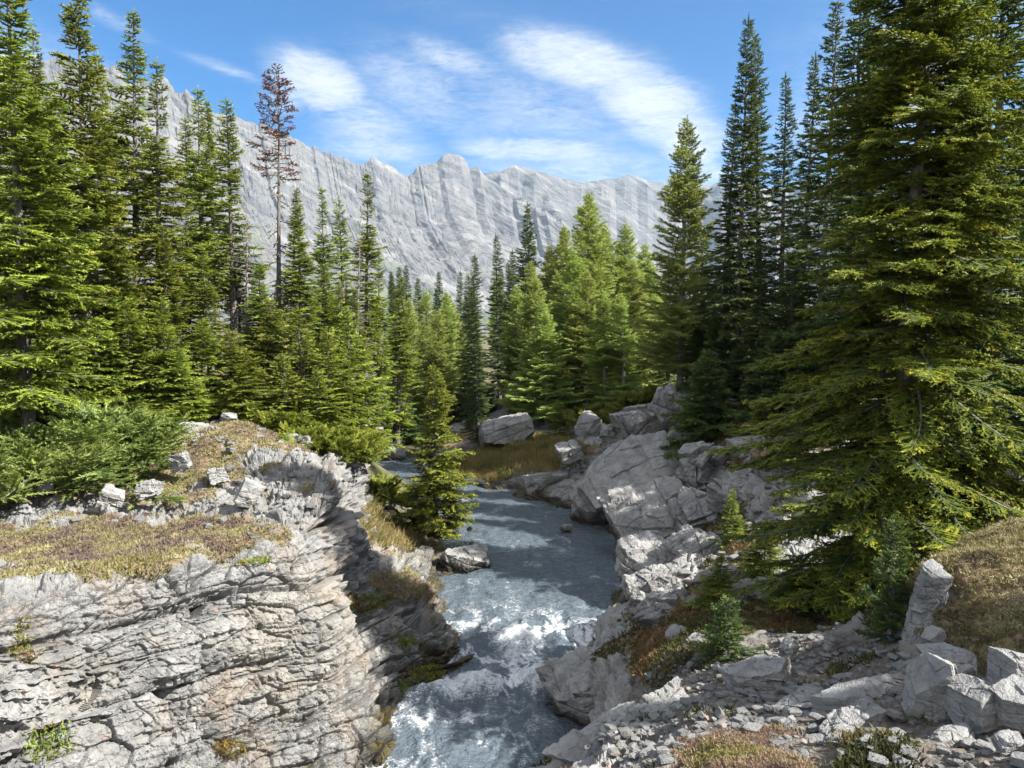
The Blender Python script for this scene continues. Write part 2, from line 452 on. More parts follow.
gx = ax(7000, 90, 181); gy = 20 + ax(7000, 90, 181)
GX, GY = np.meshgrid(gx, gy, indexing='ij')
GZ = gz(GX, GY) + .3 * vnoise(np.stack([GX * .4, GY * .4, GX * 0], -1), 3)
t = NT('forest_floor'); pos = t.n('ShaderNodeNewGeometry').outputs['Position']
bs = t.n('ShaderNodeBsdfPrincipled', {'Base Color': t.ramp(t.noise(pos, 1.5, 6, .65), [(.3, C(.045, .035, .02)), (.55, C(.09, .085, .03)), (.75, C(.14, .12, .07))]), 'Roughness': .95})
t.set(t.out.inputs[0], bs.outputs[0]); M_FLOOR = t.m
gme = mesh('ground', np.stack([GX, GY, GZ], -1).reshape(-1, 3), gridq(181, 181), None, True, (M_FLOOR,))
tag(link('ground', gme), kind='structure')

# ------------------------------------------------------------------ the stream
wy = np.concatenate([np.arange(4, 18, .035), np.arange(18, 42, .09)])
ws = np.linspace(-1, 1, 230)
cyl = np.array([3, 6, 9, 10.5, 12, 14, 17, 19, 22, 25, 28, 31, 34, 38, 42.]); cxl = np.array([-4.5, -3, -1.2, -.4, -.15, .3, .6, .9, 1.0, .2, -1.8, -3.8, -6, -9.5, -14.])
hw = np.interp(wy, [4, 9, 17, 24, 30, 42], [3.2, 2.4, 2.7, 3.4, 4.0, 5.5])
X = np.interp(wy, cyl, cxl)[:, None] + ws[None] * hw[:, None]; Y = np.broadcast_to(wy[:, None], X.shape)
fl = np.stack([X * 1.1, Y * .55, X * 0], -1)
rap = np.interp(Y, [4, 9, 9.8, 11, 11.8, 12.6, 13.1, 13.7, 14.3, 15.2, 16.2, 18, 26, 30, 42], [.7, .6, .55, .5, .55, 1, .85, .6, 1, .5, .2, .12, .12, .3, .35])
cr1 = .15 * np.exp(-((Y - 12.55 - .25 * X) / .28) ** 2) + .13 * np.exp(-((Y - 14.2 - .15 * X) / .3) ** 2)
wn = fbm(fl * 1.6 + .35 * fbm(fl * 1.1, 2, 77)[..., None], 5, 70, .58); wr = 1 - np.abs(fbm(fl * np.array([2.1, 2.6, 1]), 4, 81))
chop = fbm(np.stack([X * 3.2, Y * 2.0, X * 0], -1), 3, 88)
Z = zwater(Y) + rap * (.11 * wn + .07 * (wr - .7)) + cr1 + (.05 + .06 * rap) * chop + .035 * rap * fbm(np.stack([X * 7, Y * 6, X * 0], -1), 2, 95) + .012 * fbm(np.stack([X * 8, Y * 5, X * 0], -1), 2, 92)
q = np.stack([X * 1.3, Y * .8, X * 0], -1)
sw = fbm(q + 1.1 * np.stack([fbm(q * .9, 3, 55), fbm(q * .9 + 5, 3, 56), X * 0], -1), 5, 57, .62)
sw2 = 1 - np.abs(fbm(q * 1.3 + .9 * np.stack([fbm(q, 3, 65), fbm(q + 5, 3, 66), X * 0], -1), 5, 67, .6)) * 2.2
foam = np.clip(rap * .95 - .62 + .95 * wn + cr1 * 1.5, 0, 1) * sstep(.30, .55, rap)
low = 1 - sstep(11.4, 12.6, Y)
foam = np.maximum(foam, low * (.42 * sstep(.08, .6, sw) + .34 * sstep(.45, 1.0, sw2)))
foam = np.maximum(foam, (1 - low) * .8 * rap * sstep(.40, 1.0, sw2) * (Y < 17))
rif = fbm(np.stack([X * 2.2, Y * 1.5, X * 0], -1) + .5 * wn[..., None], 4, 73, .6)
foam = np.clip(np.maximum(foam, .26 * sstep(.12, .55, rif)), 0, 1)
t = NT('stream_water'); pos = t.n('ShaderNodeNewGeometry').outputs['Position']
mp = t.n('ShaderNodeMapping', {'Vector': pos, 'Scale': (.85, 1.35, 1.0)})
b1 = t.noise(mp.outputs[0], 5.0, 5, .6, .6); b2 = t.noise(pos, 22, 3, .6)
fo = t.attr('foam'); fb = t.math('ADD', fo, t.math('MULTIPLY', t.math('SUBTRACT', t.noise(mp.outputs[0], 13, 8, .78, 1.5), .5), 2.1))
fm = t.math('MULTIPLY', t.math('MULTIPLY', t.rng(fb, .12, .82), t.rng(fo, .0, .2)), .95)
bs = t.n('ShaderNodeBsdfPrincipled', {'Base Color': t.mix(fm, C(.082, .103, .122), C(.72, .74, .75)), 'IOR': 1.33,
        'Roughness': t.math('ADD', .04, t.math('MULTIPLY', fm, .6)), 'Specular IOR Level': .85})
bp = t.n('ShaderNodeBump', {'Height': t.math('ADD', b1, t.math('MULTIPLY', b2, .3)), 'Distance': .16, 'Strength': .9})
t.set(bs.inputs['Normal'], bp.outputs[0]); t.set(t.out.inputs[0], bs.outputs[0])
wme = mesh('stream', np.stack([X, Y, Z], -1).reshape(-1, 3), gridq(*X.shape)[:, ::-1], {'foam': foam}, True, (t.m,))
tag(link('stream', wme), kind='structure')

# ------------------------------------------------------------------ the mountain range
t = NT('mountain_rock'); geo = t.n('ShaderNodeNewGeometry'); pos = geo.outputs['Position']
sp = t.n('ShaderNodeSeparateXYZ', {0: geo.outputs['Normal']})
n1 = t.noise(pos, .0045, 7, .62, .5); n2 = t.noise(pos, .03, 7, .68)
mr = t.n('ShaderNodeMapping', {'Vector': pos, 'Rotation': (0.0, R_(-33), 0.0)})
def streak(sc, k, dist):
    m_ = t.n('ShaderNodeMapping', {'Vector': mr.outputs[0], 'Scale': (sc * k, sc * .3, sc)})
    return t.noise(m_.outputs[0], 1.0, 7, .66, dist)
bd = streak(.028, .12, .5); bd2 = streak(.012, .2, .9)
col = t.ramp(n2, [(.3, C(.10, .10, .10)), (.55, C(.145, .143, .14)), (.75, C(.185, .18, .175))])
col = t.mix(t.math('MULTIPLY', t.rng(bd, .52, .60), .75), col, C(.062, .065, .07))
col = t.mix(t.math('MULTIPLY', t.rng(bd, .47, .38), .6), col, C(.26, .25, .235))
col = t.mix(t.math('MULTIPLY', t.rng(bd2, .52, .62), .65), col, C(.125, .127, .132))
col = t.mix(t.math('MULTIPLY', t.rng(bd2, .45, .34), .45), col, C(.245, .236, .222))
gr = t.math('MULTIPLY', t.rng(t.n('ShaderNodeSeparateXYZ', {0: pos}).outputs[2], 330.0, 150.0), t.rng(n1, .50, .62))
col = t.mix(t.math('MULTIPLY', gr, .7), col, C(.10, .125, .065))
bs = t.n('ShaderNodeBsdfPrincipled', {'Base Color': col, 'Roughness': .95, 'Specular IOR Level': .1})
bp = t.n('ShaderNodeBump', {'Height': t.math('ADD', n2, t.math('MULTIPLY', bd, .9)), 'Distance': 26.0, 'Strength': .8})
t.set(bs.inputs['Normal'], bp.outputs[0]); t.set(t.out.inputs[0], bs.outputs[0]); M_MOUNT = t.m


def range_mesh(ridge, base, nu, nv, a, rough, seed, lean, flute):
    """slope from a ridge line to its foot; a = share of the height that is cliff, lean = how far gullies slant"""
    RG = np.array([W(*p) for p in ridge]); BS = np.array([W(*p) for p in base]); n = len(ridge)
    L = np.concatenate([[0], np.cumsum(np.hypot(*np.diff(np.array(ridge)[:, :2], axis=0).T))])
    wgt = np.interp(np.linspace(0, 1, nu), [0, .06, .94, 1], [0, .22, .78, 1]) if L[-1] > 1500 else np.linspace(0, 1, nu)
    tu = np.interp(wgt * L[-1], L, np.arange(n))
    RGd = np.stack([np.interp(tu, np.arange(n), RG[:, k]) for k in range(3)], -1); BSd = cr(BS, tu)
    Uq = np.cumsum(np.linalg.norm(np.gradient(RGd, axis=0), axis=1))
    RGd[:, 2] += rough * (fbm(np.stack([Uq / 42, Uq * 0, Uq * 0], -1), 5, seed + 5, .6) + .25 + .9 * (.55 - np.abs(fbm(np.stack([Uq / 55, Uq * 0 + 3, Uq * 0], -1), 4, seed + 15, .6))))
    vv = np.linspace(0, 1, nv)
    zf = np.where(vv < .30, 1 - vv / .30 * a, (1 - a) * ((1 - vv) / .70) ** 1.15)[None]
    hf = np.where(vv < .30, vv * (.9 - .75 * a), .30 * (.9 - .75 * a) + (vv - .30) / .7 * (1 - .30 * (.9 - .75 * a)))[None]
    G = RGd[:, None] * (1 - hf[..., None]) + BSd[:, None] * hf[..., None]
    G[..., 2] = BSd[:, None, 2] + (RGd[:, None, 2] - BSd[:, None, 2]) * zf
    U = np.broadcast_to(Uq[:, None], G.shape[:2]); Vd = np.broadcast_to(vv[None], U.shape)
    q = np.stack([U / (95 - 50 * (a > .5)) - Vd * lean, Vd * (4.5 - 3.4 * (a > .5)), U * 0], -1) + .30 * fbm(G / 150, 3, seed + 6)[..., None]
    rib = 1 - 2 * np.abs(fbm(q, 4, seed + 7)); rib2 = 1 - 2 * np.abs(fbm(q * np.array([3.3, 2.0, 1]) + 5, 3, seed + 8))
    top = sstep(0, .03, Vd)
    am = flute * (.7 + .6 * fbm(np.stack([U / 260, Vd, U * 0], -1), 2, seed + 30)) * np.where(Vd < .3, 1, .35 + .65 * sstep(.55, .3, Vd)) * top
    dz = am * (rib + .45 * rib2) + rough * 1.1 * fbm(G / 260, 5, seed + 4, .55) * top + 6 * fbm(G / 45, 4, seed + 9) * top
    Nm = gnormal(G); Nm[Nm[..., 2] < 0] *= -1
    Gd = G + Nm * dz[..., None]
    Gd = np.concatenate([Gd[:, :1] + np.array([[[0, 900, -900]]]), Gd], 1)
    return mesh('mountain', Gd.reshape(-1, 3), gridq(nu, nv + 1), None, False, (M_MOUNT,))


front = [(-900, 90, 1500), (-400, 60, 1700), (-150, 60, 1900), (0, 68, 2000), (60, 70, 2080), (120, 78, 2150), (160, 86, 2200), (185, 98, 2260), (215, 117, 2330), (250, 129, 2420), (285, 141, 2500), (315, 154, 2560), (322, 156, 2580), (330, 158, 2600),
         (350, 167, 2650), (366, 165, 2680), (372, 165, 2700), (380, 172, 2750), (400, 179, 2800), (414, 180, 2830), (424, 170, 2860), (438, 163, 2890), (450, 160, 2900), (462, 163, 2900), (476, 172, 2880), (490, 184, 2840), (520, 203, 2740), (560, 228, 2600), (610, 258, 2450), (670, 292, 2300), (760, 335, 2100)]
tag(link('mountain', range_mesh(front, [(p[0] + 150 - .12 * max(p[0], 0), 350, 900 + .9 * max(p[0], 0)) for p in front], 1100, 320, .38, 30, 3, 3.5, 15)), kind='structure')
wall = [(400, 200, 3300), (440, 190, 3300), (470, 182, 3280), (488, 176, 3250), (500, 174, 3250), (510, 170, 3260), (522, 171, 3290), (532, 171, 3320), (545, 176, 3350), (552, 181, 3380), (566, 184, 3420), (585, 183, 3450), (600, 180, 3450), (612, 181, 3470), (625, 178, 3500), (640, 180, 3520), (655, 183, 3550), (690, 186, 3600), (760, 190, 3600), (900, 180, 3500), (1100, 150, 3300), (1500, 120, 3000), (2200, 100, 2500)]
tag(link('mountain', range_mesh(wall, [(p[0] + 10, 345, 2000 if p[0] < 900 else 1200) for p in wall], 900, 260, .72, 22, 40, .4, 70)), kind='structure')

# ------------------------------------------------------------------ boulders and blocks
def cube_sphere(n):
    u = np.tan(np.linspace(-1, 1, n) * np.pi / 4); a, b = np.meshgrid(u, u, indexing='ij'); o = np.ones_like(a)
    Vs, Fs = [], []
    for k, s in enumerate([(o, a, b), (-o, b, a), (b, o, a), (a, -o, b), (a, b, o), (b, a, -o)]):
        Vs.append(nrm(np.stack(s, -1)).reshape(-1, 3)); Fs.append(gridq(n, n) + k * n * n)
    V = np.concatenate(Vs); Fq = np.concatenate(Fs)
    key = np.round(V * 1e5).astype(np.int64)
    _, idx, inv = np.unique(key, axis=0, return_index=True, return_inverse=True)
    return V[idx], inv.ravel()[Fq]


CS = {n: cube_sphere(n) for n in (6, 14, 34, 64)}


def boulder_mesh(name, size, seed, res, facets=13, blk=.3, boxy=.6, th=.2):
    rs = np.random.default_rng(seed)
    D, Fq = CS[res]
    sz = np.array(size) / 2
    ns = nrm(rs.normal(size=(facets, 3))); off = rs.uniform(.72, 1.0, facets)
    ax_ = np.concatenate([np.eye(3), -np.eye(3)]) + rs.normal(size=(6, 3)) * .12
    ns = np.concatenate([ns, nrm(ax_)]); off = np.concatenate([off, rs.uniform(boxy, boxy + .22, 6)])
    dt = D @ ns.T; r = np.min(np.where(dt > .05, off / np.maximum(dt, .05), 9), 1)
    V = D * r[:, None] * sz
    N = nrm(D / sz)
    m = float(np.cbrt(sz.prod()))
    fr = np.linalg.qr(rs.normal(size=(3, 3)) * .25 + np.eye(3))[0]
    fr = (fr[:, 2], fr[:, 0], fr[:, 1])
    V = V + N * (m * blk * (.38 * blocks(V + seed, m * th * 2, m * .8, seed, fr) + .16 * shards(V + seed, m * .5, th * 3, seed, fr) + .09 * shards(V + seed, m * .15, th * 3, seed + 1, fr)))[:, None] + N * (m * .04 * fbm(V / m * 3 + seed, 3, seed))[:, None]
    return V, Fq


def boulder(px, py, d, size, rot, label, seed, cat='boulder', name='boulder', facets=13, blk=.3, boxy=.6, group=None, res=None, mat=None, lift=0.0, th=.2):
    res = res or (64 if max(size) / d * F > 45 else 34 if max(size) / d * F > 16 else 14)
    V, Fq = boulder_mesh(name, size, seed, res, facets, blk, boxy, th)
    c = W(px, py, d); c[2] += lift - (.09 if cat == 'stone' and px < 400 else 0)
    rx, ry, rz = [R_(a) for a in rot]
    from mathutils import Euler
    Rm = np.array(Euler((rx, ry, rz)).to_matrix())
    Vw = V @ Rm.T + c
    wet = 1 - sstep(.05, .32, Vw[:, 2] - zwater(Vw[:, 1]))
    o = link(name, mesh(name, V, Fq, {'wet': wet}, False, (mat or M_STONE,)))
    o.location = c; o.rotation_euler = (rx, ry, rz)
    return tag(o, label, cat, group)


B = boulder
# right bank
B(628, 472, 22.6, (3.4, 2.6, 1.3), (36, -22, 8), 'biggest smooth grey slab, tilted down toward the stream on the right bank', 31, 'rock slab', 'rock_slab', blk=.22, boxy=.72)
B(655, 520, 19.4, (2.8, 2.2, 1.3), (30, -20, 8), 'broad cracked grey slab right above the dark pool edge', 32, 'rock slab', 'rock_slab', blk=.3, boxy=.7)
B(640, 425, 25.6, (1.9, 1.6, 1.6), (5, -12, 30), 'upright fractured blue grey block below the forest edge', 33, 'rock block', 'rock_block', blk=.5, boxy=.75, th=.35)
B(668, 408, 25.4, (1.1, 1.2, 1.6), (0, -8, 20), 'tall pale block standing topmost on the right bank outcrop', 34, 'rock block', 'rock_block', blk=.5, boxy=.78, th=.5)
B(590, 425, 26.6, (1.2, 1.0, .95), (0, -10, 40), 'rounded white topped block at the upstream end of the outcrop', 35, blk=.3)
B(570, 452, 26.2, (1.5, 1.2, .75), (10, -12, 20), 'pale blocky boulder below the white topped block', 36, blk=.35, boxy=.5)
B(612, 440, 26.0, (1.0, .9, 1.4), (0, -15, 10), 'brownish fractured block wedged between the outcrop boulders', 37, 'rock block', 'rock_block', blk=.5)
B(545, 482, 26.0, (2.2, 1.4, .75), (0, -8, 15), 'flat sunlit pale rock shelf at the upstream water edge', 38, 'rock shelf', 'rock_shelf', blk=.35)
B(572, 497, 24.6, (1.6, 1.3, .9), (0, -10, 20), 'knobbly grey rock overhanging the dark pool', 39, blk=.45)
B(705, 470, 20.2, (1.9, 1.5, 1.7), (0, -20, 30), 'rubbly fractured block right of the biggest tilted slab', 40, 'rock block', 'rock_block', blk=.6, th=.3)
B(752, 455, 19.5, (1.3, 1.2, 1.4), (0, -12, 5), 'pale fractured block half hidden by dark spruce boughs', 41, 'rock block', 'rock_block', blk=.5, th=.35)
B(566, 528, 21.3, (.42, .34, .26), (0, 5, 20), 'small grey boulder poking out of the stream', 42, blk=.25)
B(508, 432, 32.0, (2.9, 2.0, 1.5), (0, -12, 10), 'big pale rounded boulder on the grassy bank under the larches', 43, blk=.25)
B(470, 447, 33.0, (1.5, 1.0, .5), (0, -14, 10), 'low white rock ledge beside the big boulder on the grassy bank', 44, blk=.3)
B(602, 690, 11.8, (1.75, 1.7, 1.05), (6, -10, 20), 'dark based layered boulder at the water edge by the rapids', 45, blk=.45, boxy=.7, th=.16)
B(662, 588, 14.0, (1.7, 1.2, .9), (5, -22, 10), 'pale layered slab on the slope above the rapids', 46, 'rock slab', 'rock_slab', blk=.5, th=.18)
B(720, 580, 12.8, (1.0, .8, .6), (5, -20, 15), 'flat pale stone among bushes above the rapids', 47, blk=.35)
B(622, 740, 7.4, (1.5, .9, .5), (5, -16, 32), 'long sunlit ledge of pale rock at the bottom edge over the stream', 48, 'rock ledge', 'rock_ledge', blk=.5, th=.16)
B(592, 508, 22.6, (1.5, 1.6, 1.1), (24, -16, 20), 'rough grey block with an undercut dark foot at the bend of the pool', 81, 'rock block', 'rock_block', blk=.4, boxy=.72)
B(700, 515, 18.4, (1.8, 1.5, 1.0), (26, -24, 4), 'fractured grey ledge right of the broad cracked slab', 82, 'rock ledge', 'rock_ledge', blk=.5, boxy=.74, th=.28)
B(690, 440, 22.8, (1.5, 1.3, 1.2), (14, -20, 24), 'pale cracked block between the biggest tilted slab and the tall pale block', 83, 'rock block', 'rock_block', blk=.45, boxy=.76)
B(735, 495, 17.6, (1.3, 1.1, .9), (18, -22, 14), 'rubble topped block beneath the slender young fir on the rocky slope', 84, 'rock block', 'rock_block', blk=.6, boxy=.7, th=.25)
B(648, 562, 16.2, (1.6, 1.3, .8), (20, -20, 16), 'low grey slab edge just above the water below the broad cracked slab', 85, 'rock slab', 'rock_slab', blk=.4, boxy=.74)
B(690, 552, 15.6, (1.5, 1.1, .7), (18, -22, 2), 'pale grey slab beside the bushes over the bend of the rapids', 86, 'rock slab', 'rock_slab', blk=.4, boxy=.74)
B(660, 612, 12.9, (1.5, .8, .45), (8, -22, 20), 'long thin bedded ledge below the brush above the rapids', 87, 'rock ledge', 'rock_ledge', blk=.5, boxy=.76, th=.16)
B(805, 700, 6.2, (.5, .3, .14), (4, -12, 16), 'low flat bedrock step in the middle of the scree', 88, 'rock ledge', 'rock_ledge', blk=.4, boxy=.78)
B(760, 672, 7.2, (.7, .45, .2), (6, -14, 10), 'broad low bedrock step at the upper left of the scree', 90, 'rock ledge', 'rock_ledge', facets=6, blk=.35, boxy=.82)
B(850, 722, 5.3, (.5, .26, .14), (4, -10, 20), 'thin flat bedrock plate below the long tilted slab', 91, 'rock ledge', 'rock_ledge', facets=6, blk=.35, boxy=.82)
B(655, 715, 7.6, (.9, .5, .26), (6, -16, 22), 'angular bedrock step above the long sunlit ledge', 92, 'rock ledge', 'rock_ledge', facets=6, blk=.4, boxy=.8)
B(700, 745, 6.2, (.8, .42, .2), (4, -14, 24), 'flat sunlit bedrock step left of the brown cushion plants', 89, 'rock ledge', 'rock_ledge', blk=.45, boxy=.78)
# foreground right blocks
B(924, 610, 6.98, (.31, .40, 1.12), (6, 10, -24), 'tall standing grey slab against the heathery mound', 51, 'rock slab', 'rock_slab', blk=.28, facets=14, boxy=.66)
B(932, 637, 6.2, (.24, .15, .17), (10, -28, 30), 'small clean white angular stone at the foot of the standing slab', 52, 'stone', 'stone', blk=.12)
B(872, 694, 5.9, (.68, .26, .20), (0, -16, 18), 'long tilted grey slab lying in the scree', 53, 'rock slab', 'rock_slab', blk=.22, facets=5, boxy=.86)
B(935, 696, 5.2, (.30, .34, .55), (4, 4, -14), 'upright squared pale block at the left of the block wall', 54, 'rock block', 'rock_block', blk=.22, facets=5, boxy=.88, th=.45)
B(952, 662, 5.5, (.36, .3, .16), (4, -6, 10), 'flat cap stone on top of the upright squared block', 55, 'stone', 'stone', blk=.25, facets=5, boxy=.86)
B(985, 705, 4.9, (.36, .34, .34), (4, -5, 12), 'grey cracked block beside the upright squared block', 56, 'rock block', 'rock_block', blk=.22, facets=5, boxy=.88)
B(1014, 672, 5.0, (.26, .3, .28), (4, -4, -8), 'square grey block at the right edge under the mound', 57, 'rock block', 'rock_block', blk=.22, facets=5, boxy=.88)
B(1020, 712, 4.7, (.26, .3, .30), (0, -10, 10), 'brown grey block below the square block at the right edge', 58, 'rock block', 'rock_block', blk=.22, facets=5, boxy=.88)
B(950, 738, 4.7, (.34, .22, .13), (0, -6, 24), 'flat grey stone below the block wall', 59, 'stone', 'stone', blk=.3, boxy=.75)
B(1008, 742, 4.3, (.22, .2, .13), (0, -14, -10), 'pale wedge stone in the bottom right corner', 60, 'stone', 'stone', blk=.25)
B(789, 649, 8.0, (.24, .2, .22), (0, 0, 30), 'square blue grey stone at the top of the scree', 61, 'stone', 'stone', blk=.25, boxy=.75)
B(832, 643, 7.9, (.20, .16, .2), (0, 20, 10), 'dark pointed stone at the top of the scree under the boughs', 62, 'stone', 'stone', blk=.25)
B(700, 702, 7.4, (.3, .22, .12), (0, -14, 10), 'pale flat stone at the left margin of the scree', 63, 'stone', 'stone', blk=.25)
B(790, 722, 5.3, (.12, .05, .10), (20, -40, 10), 'little white upright stone in the brown cushion plants', 64, 'stone', 'stone', blk=.15)
# left bank
B(465, 568, 18.4, (1.3, 1.1, .66), (0, -6, 14), 'flat topped pale boulder jutting into the stream from the left bank', 71, blk=.45, boxy=.78, th=.22, lift=.16)
B(196, 428, 17.0, (.95, .6, .34), (0, 8, 10), 'long white stone at the back of the heathery platform', 72, blk=.25)
B(229, 413, 18.5, (.5, .35, .26), (0, 10, 10), 'small white peaked stone at the edge of the bushes', 73, 'stone', 'stone', blk=.2)
B(262, 444, 16.4, (.5, .4, .36), (0, 0, 30), 'dark cleft grey stone in the heather under the bushes', 74, 'stone', 'stone', blk=.4)
B(300, 437, 17.0, (.7, .5, .4), (0, 0, 10), 'grey stone half covered by yellow green bushes', 75, 'stone', 'stone', blk=.4)
B(350, 458, 17.8, (.5, .6, .62), (0, 0, 30), 'brownish block at the lip of the left bank among bushes', 76, 'rock block', 'rock_block', blk=.4)
B(8, 485, 13.6, (.55, .4, .28), (0, 0, 10), 'large rounded pinkish stone at the left edge beside the bare path', 77, 'stone', 'stone', blk=.15)
B(45, 482, 13.9, (.42, .34, .26), (0, 6, 30), 'pale pink stone in the middle of the bare path', 78, 'stone', 'stone', blk=.18)
B(65, 462, 14.8, (.75, .45, .26), (0, -8, -5), 'white slabby stone flush with the heather', 79, 'stone', 'stone', blk=.25)
B(112, 492, 13.2, (.62, .45, .5), (10, 22, 25), 'white upright stone at the head of the cliff', 80, 'stone', 'stone', blk=.45, boxy=.48)
B(150, 484, 13.4, (.6, .5, .4), (0, -12, 15), 'fractured white rock right of the upright white stone', 81, 'stone', 'stone', blk=.6, boxy=.48)
B(180, 457, 14.6, (.55, .45, .5), (0, -15, 0), 'cracked pinkish rock knob on the platform', 82, 'rock outcrop', 'rock_outcrop', blk=.6, boxy=.48, lift=-.1)
B(218, 470, 14.2, (.6, .5, .42), (0, -12, 40), 'broken grey rock right of the pinkish knob', 83, 'rock outcrop', 'rock_outcrop', blk=.6, boxy=.48, lift=-.1)
B(248, 495, 12.8, (.40, .3, .55), (0, 25, 20), 'leaning blue grey slab in the cleft of the left outcrop', 84, 'rock slab', 'rock_slab', blk=.15, boxy=.75)
B(268, 532, 11.8, (.28, .25, .2), (0, 0, 10), 'white wedge stone under the leaning slab in the cleft', 85, 'stone', 'stone', blk=.2)
B(392, 457, 33.0, (1.5, 1.2, 1.3), (0, 0, 10), 'pale mossy boulder at the left where the stream comes out', 86, blk=.3)
B(346, 468, 19.6, (.7, .6, 1.2), (0, 5, 10), 'grey rock face under bushes left of the young spruce', 87, 'rock block', 'rock_block', blk=.4)

# ------------------------------------------------------------------ scree: loose small stones nobody could count
def scatter(surf, n, weight, seed):
    s = SURF[surf]; rs = np.random.default_rng(seed)
    P = s['P']; A = np.linalg.norm(np.cross(np.gradient(P, axis=0), np.gradient(P, axis=1)), axis=-1)
    w = (A * weight).ravel(); w = np.maximum(w, 0); w /= w.sum()
    i = rs.choice(len(w), n, p=w)
    jit = rs.normal(size=(n, 3)) * .03; jit[:, 2] = 0
    return P.reshape(-1, 3)[i] + jit, s['N'].reshape(-1, 3)[i], rs


def rubble(name, surf, n, weight, seed, smin, smax, mat):
    P, N, rs = scatter(surf, n, weight, seed)
    D, Fq = CS[6]
    D8 = nrm(np.array([[x, y, z] for x in (-1, 1) for y in (-1, 1) for z in (-1, 1)], float))
    mb = MB()
    protos = []
    for k in range(10):
        V, f = boulder_mesh('p', (1, .8, .55), 900 + k, 6, 9, .12, .6); protos.append((V, f))
    for k in range(n):
        V, f = protos[k % 10]
        s = smin * (smax / smin) ** (rs.random() ** 2.2)
        q = rs.random() * 6.28; c, sn = math.cos(q), math.sin(q); tl = rs.normal() * .35
        Rm = np.array([[c, -sn, 0], [sn, c, 0], [0, 0, 1]]) @ np.array([[1, 0, 0], [0, math.cos(tl), -math.sin(tl)], [0, math.sin(tl), math.cos(tl)]])
        mb.add(V @ Rm.T * s * np.array([1, 1, rs.uniform(.5, 1)]) + P[k] + np.array([0, 0, s * .12]), f, 0)
    return link(name, mb.mesh(name, mat, 'wet'))


sR = SURF['cliff_slope']; sL = SURF['rocky_bank']
M_SCREE = rock_mat('scree_stone', soil=False, tone=.50, wet=False)
wR = np.clip(ell(sR['px'], sR['py'], [(810, 690, 150, 60), (720, 700, 100, 50), (950, 740, 120, 50), (640, 740, 60, 40)]) * 3, 0, 1)
tag(rubble('scree', 'cliff_slope', 4300, wR, 5, .016, .17, M_SCREE), 'loose grey scree stones strewn over the foreground slope', 'scree', kind='stuff')
wR2 = np.clip(ell(sR['px'], sR['py'], [(760, 440, 60, 60), (720, 530, 70, 60), (560, 460, 70, 22), (690, 560, 60, 40)]) * 3, 0, 1)
tag(rubble('bank_rubble', 'cliff_slope', 1200, wR2, 6, .06, .40, M_SCREE), 'broken grey stones strewn between the slabs of the right bank', 'rubble', kind='stuff')
wL = np.clip(ell(sL['px'], sL['py'], [(130, 470, 200, 60),  (250, 500, 120, 60), (50, 500, 120, 25), (330, 560, 60, 60)]) * 3, 0, 1) * (sL['N'][..., 2] > .45)
tag(rubble('platform_rubble', 'rocky_bank', 1300, wL, 7, .03, .30, M_SCREE), 'pale broken stones strewn over the heathery platform', 'rubble', kind='stuff')

# ------------------------------------------------------------------ low plants
def leaves(P, up, k, size, rs, spread=.6, wid=.35, tint=None):
    n = len(P); i = np.repeat(np.arange(n), k)
    d = nrm(up[i] * .8 + rs.normal(size=(n * k, 3)) * spread)
    s = nrm(np.cross(d, rs.normal(size=(n * k, 3)))); L = (size[i] * rs.uniform(.6, 1.2, n * k))[:, None]
    b = P[i] + rs.normal(size=(n * k, 3)) * size[i][:, None] * .45 * np.array([1, 1, .3])
    V = np.stack([b - s * L * wid * .5, b + s * L * wid * .5, b + d * L], 1).reshape(-1, 3)
    tt = tint[i] + rs.normal(size=n * k) * .12
    return V, np.arange(n * k * 3).reshape(-1, 3), np.repeat(np.clip(tt, 0, 1), 3)


def cover(name, surf, n, weight, seed, size, k, mat, spread=.7, wid=.35):
    P, N, rs = scatter(surf, n, weight, seed)
    up = nrm(N + np.array([0, 0, 1.0]))
    tint = np.clip(.5 + .9 * fbm(P * 1.4, 3, seed) + .5 * fbm(P * 5, 2, seed + 1), 0, 1)
    V, Fs, tt = leaves(P, up, k, size * rs.uniform(.6, 1.4, n), rs, spread, wid, tint)
    return link(name, mesh(name, V, Fs, {'tip': tt}, False, (mat,)))


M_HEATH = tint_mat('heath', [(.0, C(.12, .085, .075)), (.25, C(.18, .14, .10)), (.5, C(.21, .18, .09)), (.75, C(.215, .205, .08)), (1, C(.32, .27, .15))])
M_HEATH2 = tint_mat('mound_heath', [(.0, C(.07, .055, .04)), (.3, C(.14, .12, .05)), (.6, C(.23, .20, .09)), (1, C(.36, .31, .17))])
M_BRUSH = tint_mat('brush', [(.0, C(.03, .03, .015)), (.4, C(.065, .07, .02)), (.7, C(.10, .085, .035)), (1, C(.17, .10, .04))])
M_GRASS = tint_mat('dry_grass', [(.0, C(.10, .11, .03)), (.4, C(.22, .18, .06)), (1, C(.36, .28, .12))], .4)
M_GREEN = tint_mat('crack_plants', [(.0, C(.16, .10, .03)), (.45, C(.17, .16, .03)), (1, C(.16, .22, .05))])
M_CUSH = tint_mat('cushion', [(.0, C(.12, .08, .06)), (.5, C(.22, .155, .11)), (.8, C(.29, .21, .14)), (1, C(.22, .2, .06))])
vis = lambda s: (s['px'] > -150) & (s['px'] < 1180) & (s['py'] < 850)
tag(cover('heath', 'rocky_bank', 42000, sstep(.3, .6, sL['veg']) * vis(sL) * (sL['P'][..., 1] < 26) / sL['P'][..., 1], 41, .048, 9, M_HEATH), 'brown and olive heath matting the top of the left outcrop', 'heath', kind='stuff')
m = sstep(.3, .6, sR['veg']) * vis(sR)
mound = ell(sR['px'], sR['py'], [(1000, 585, 95, 85)]) > 0
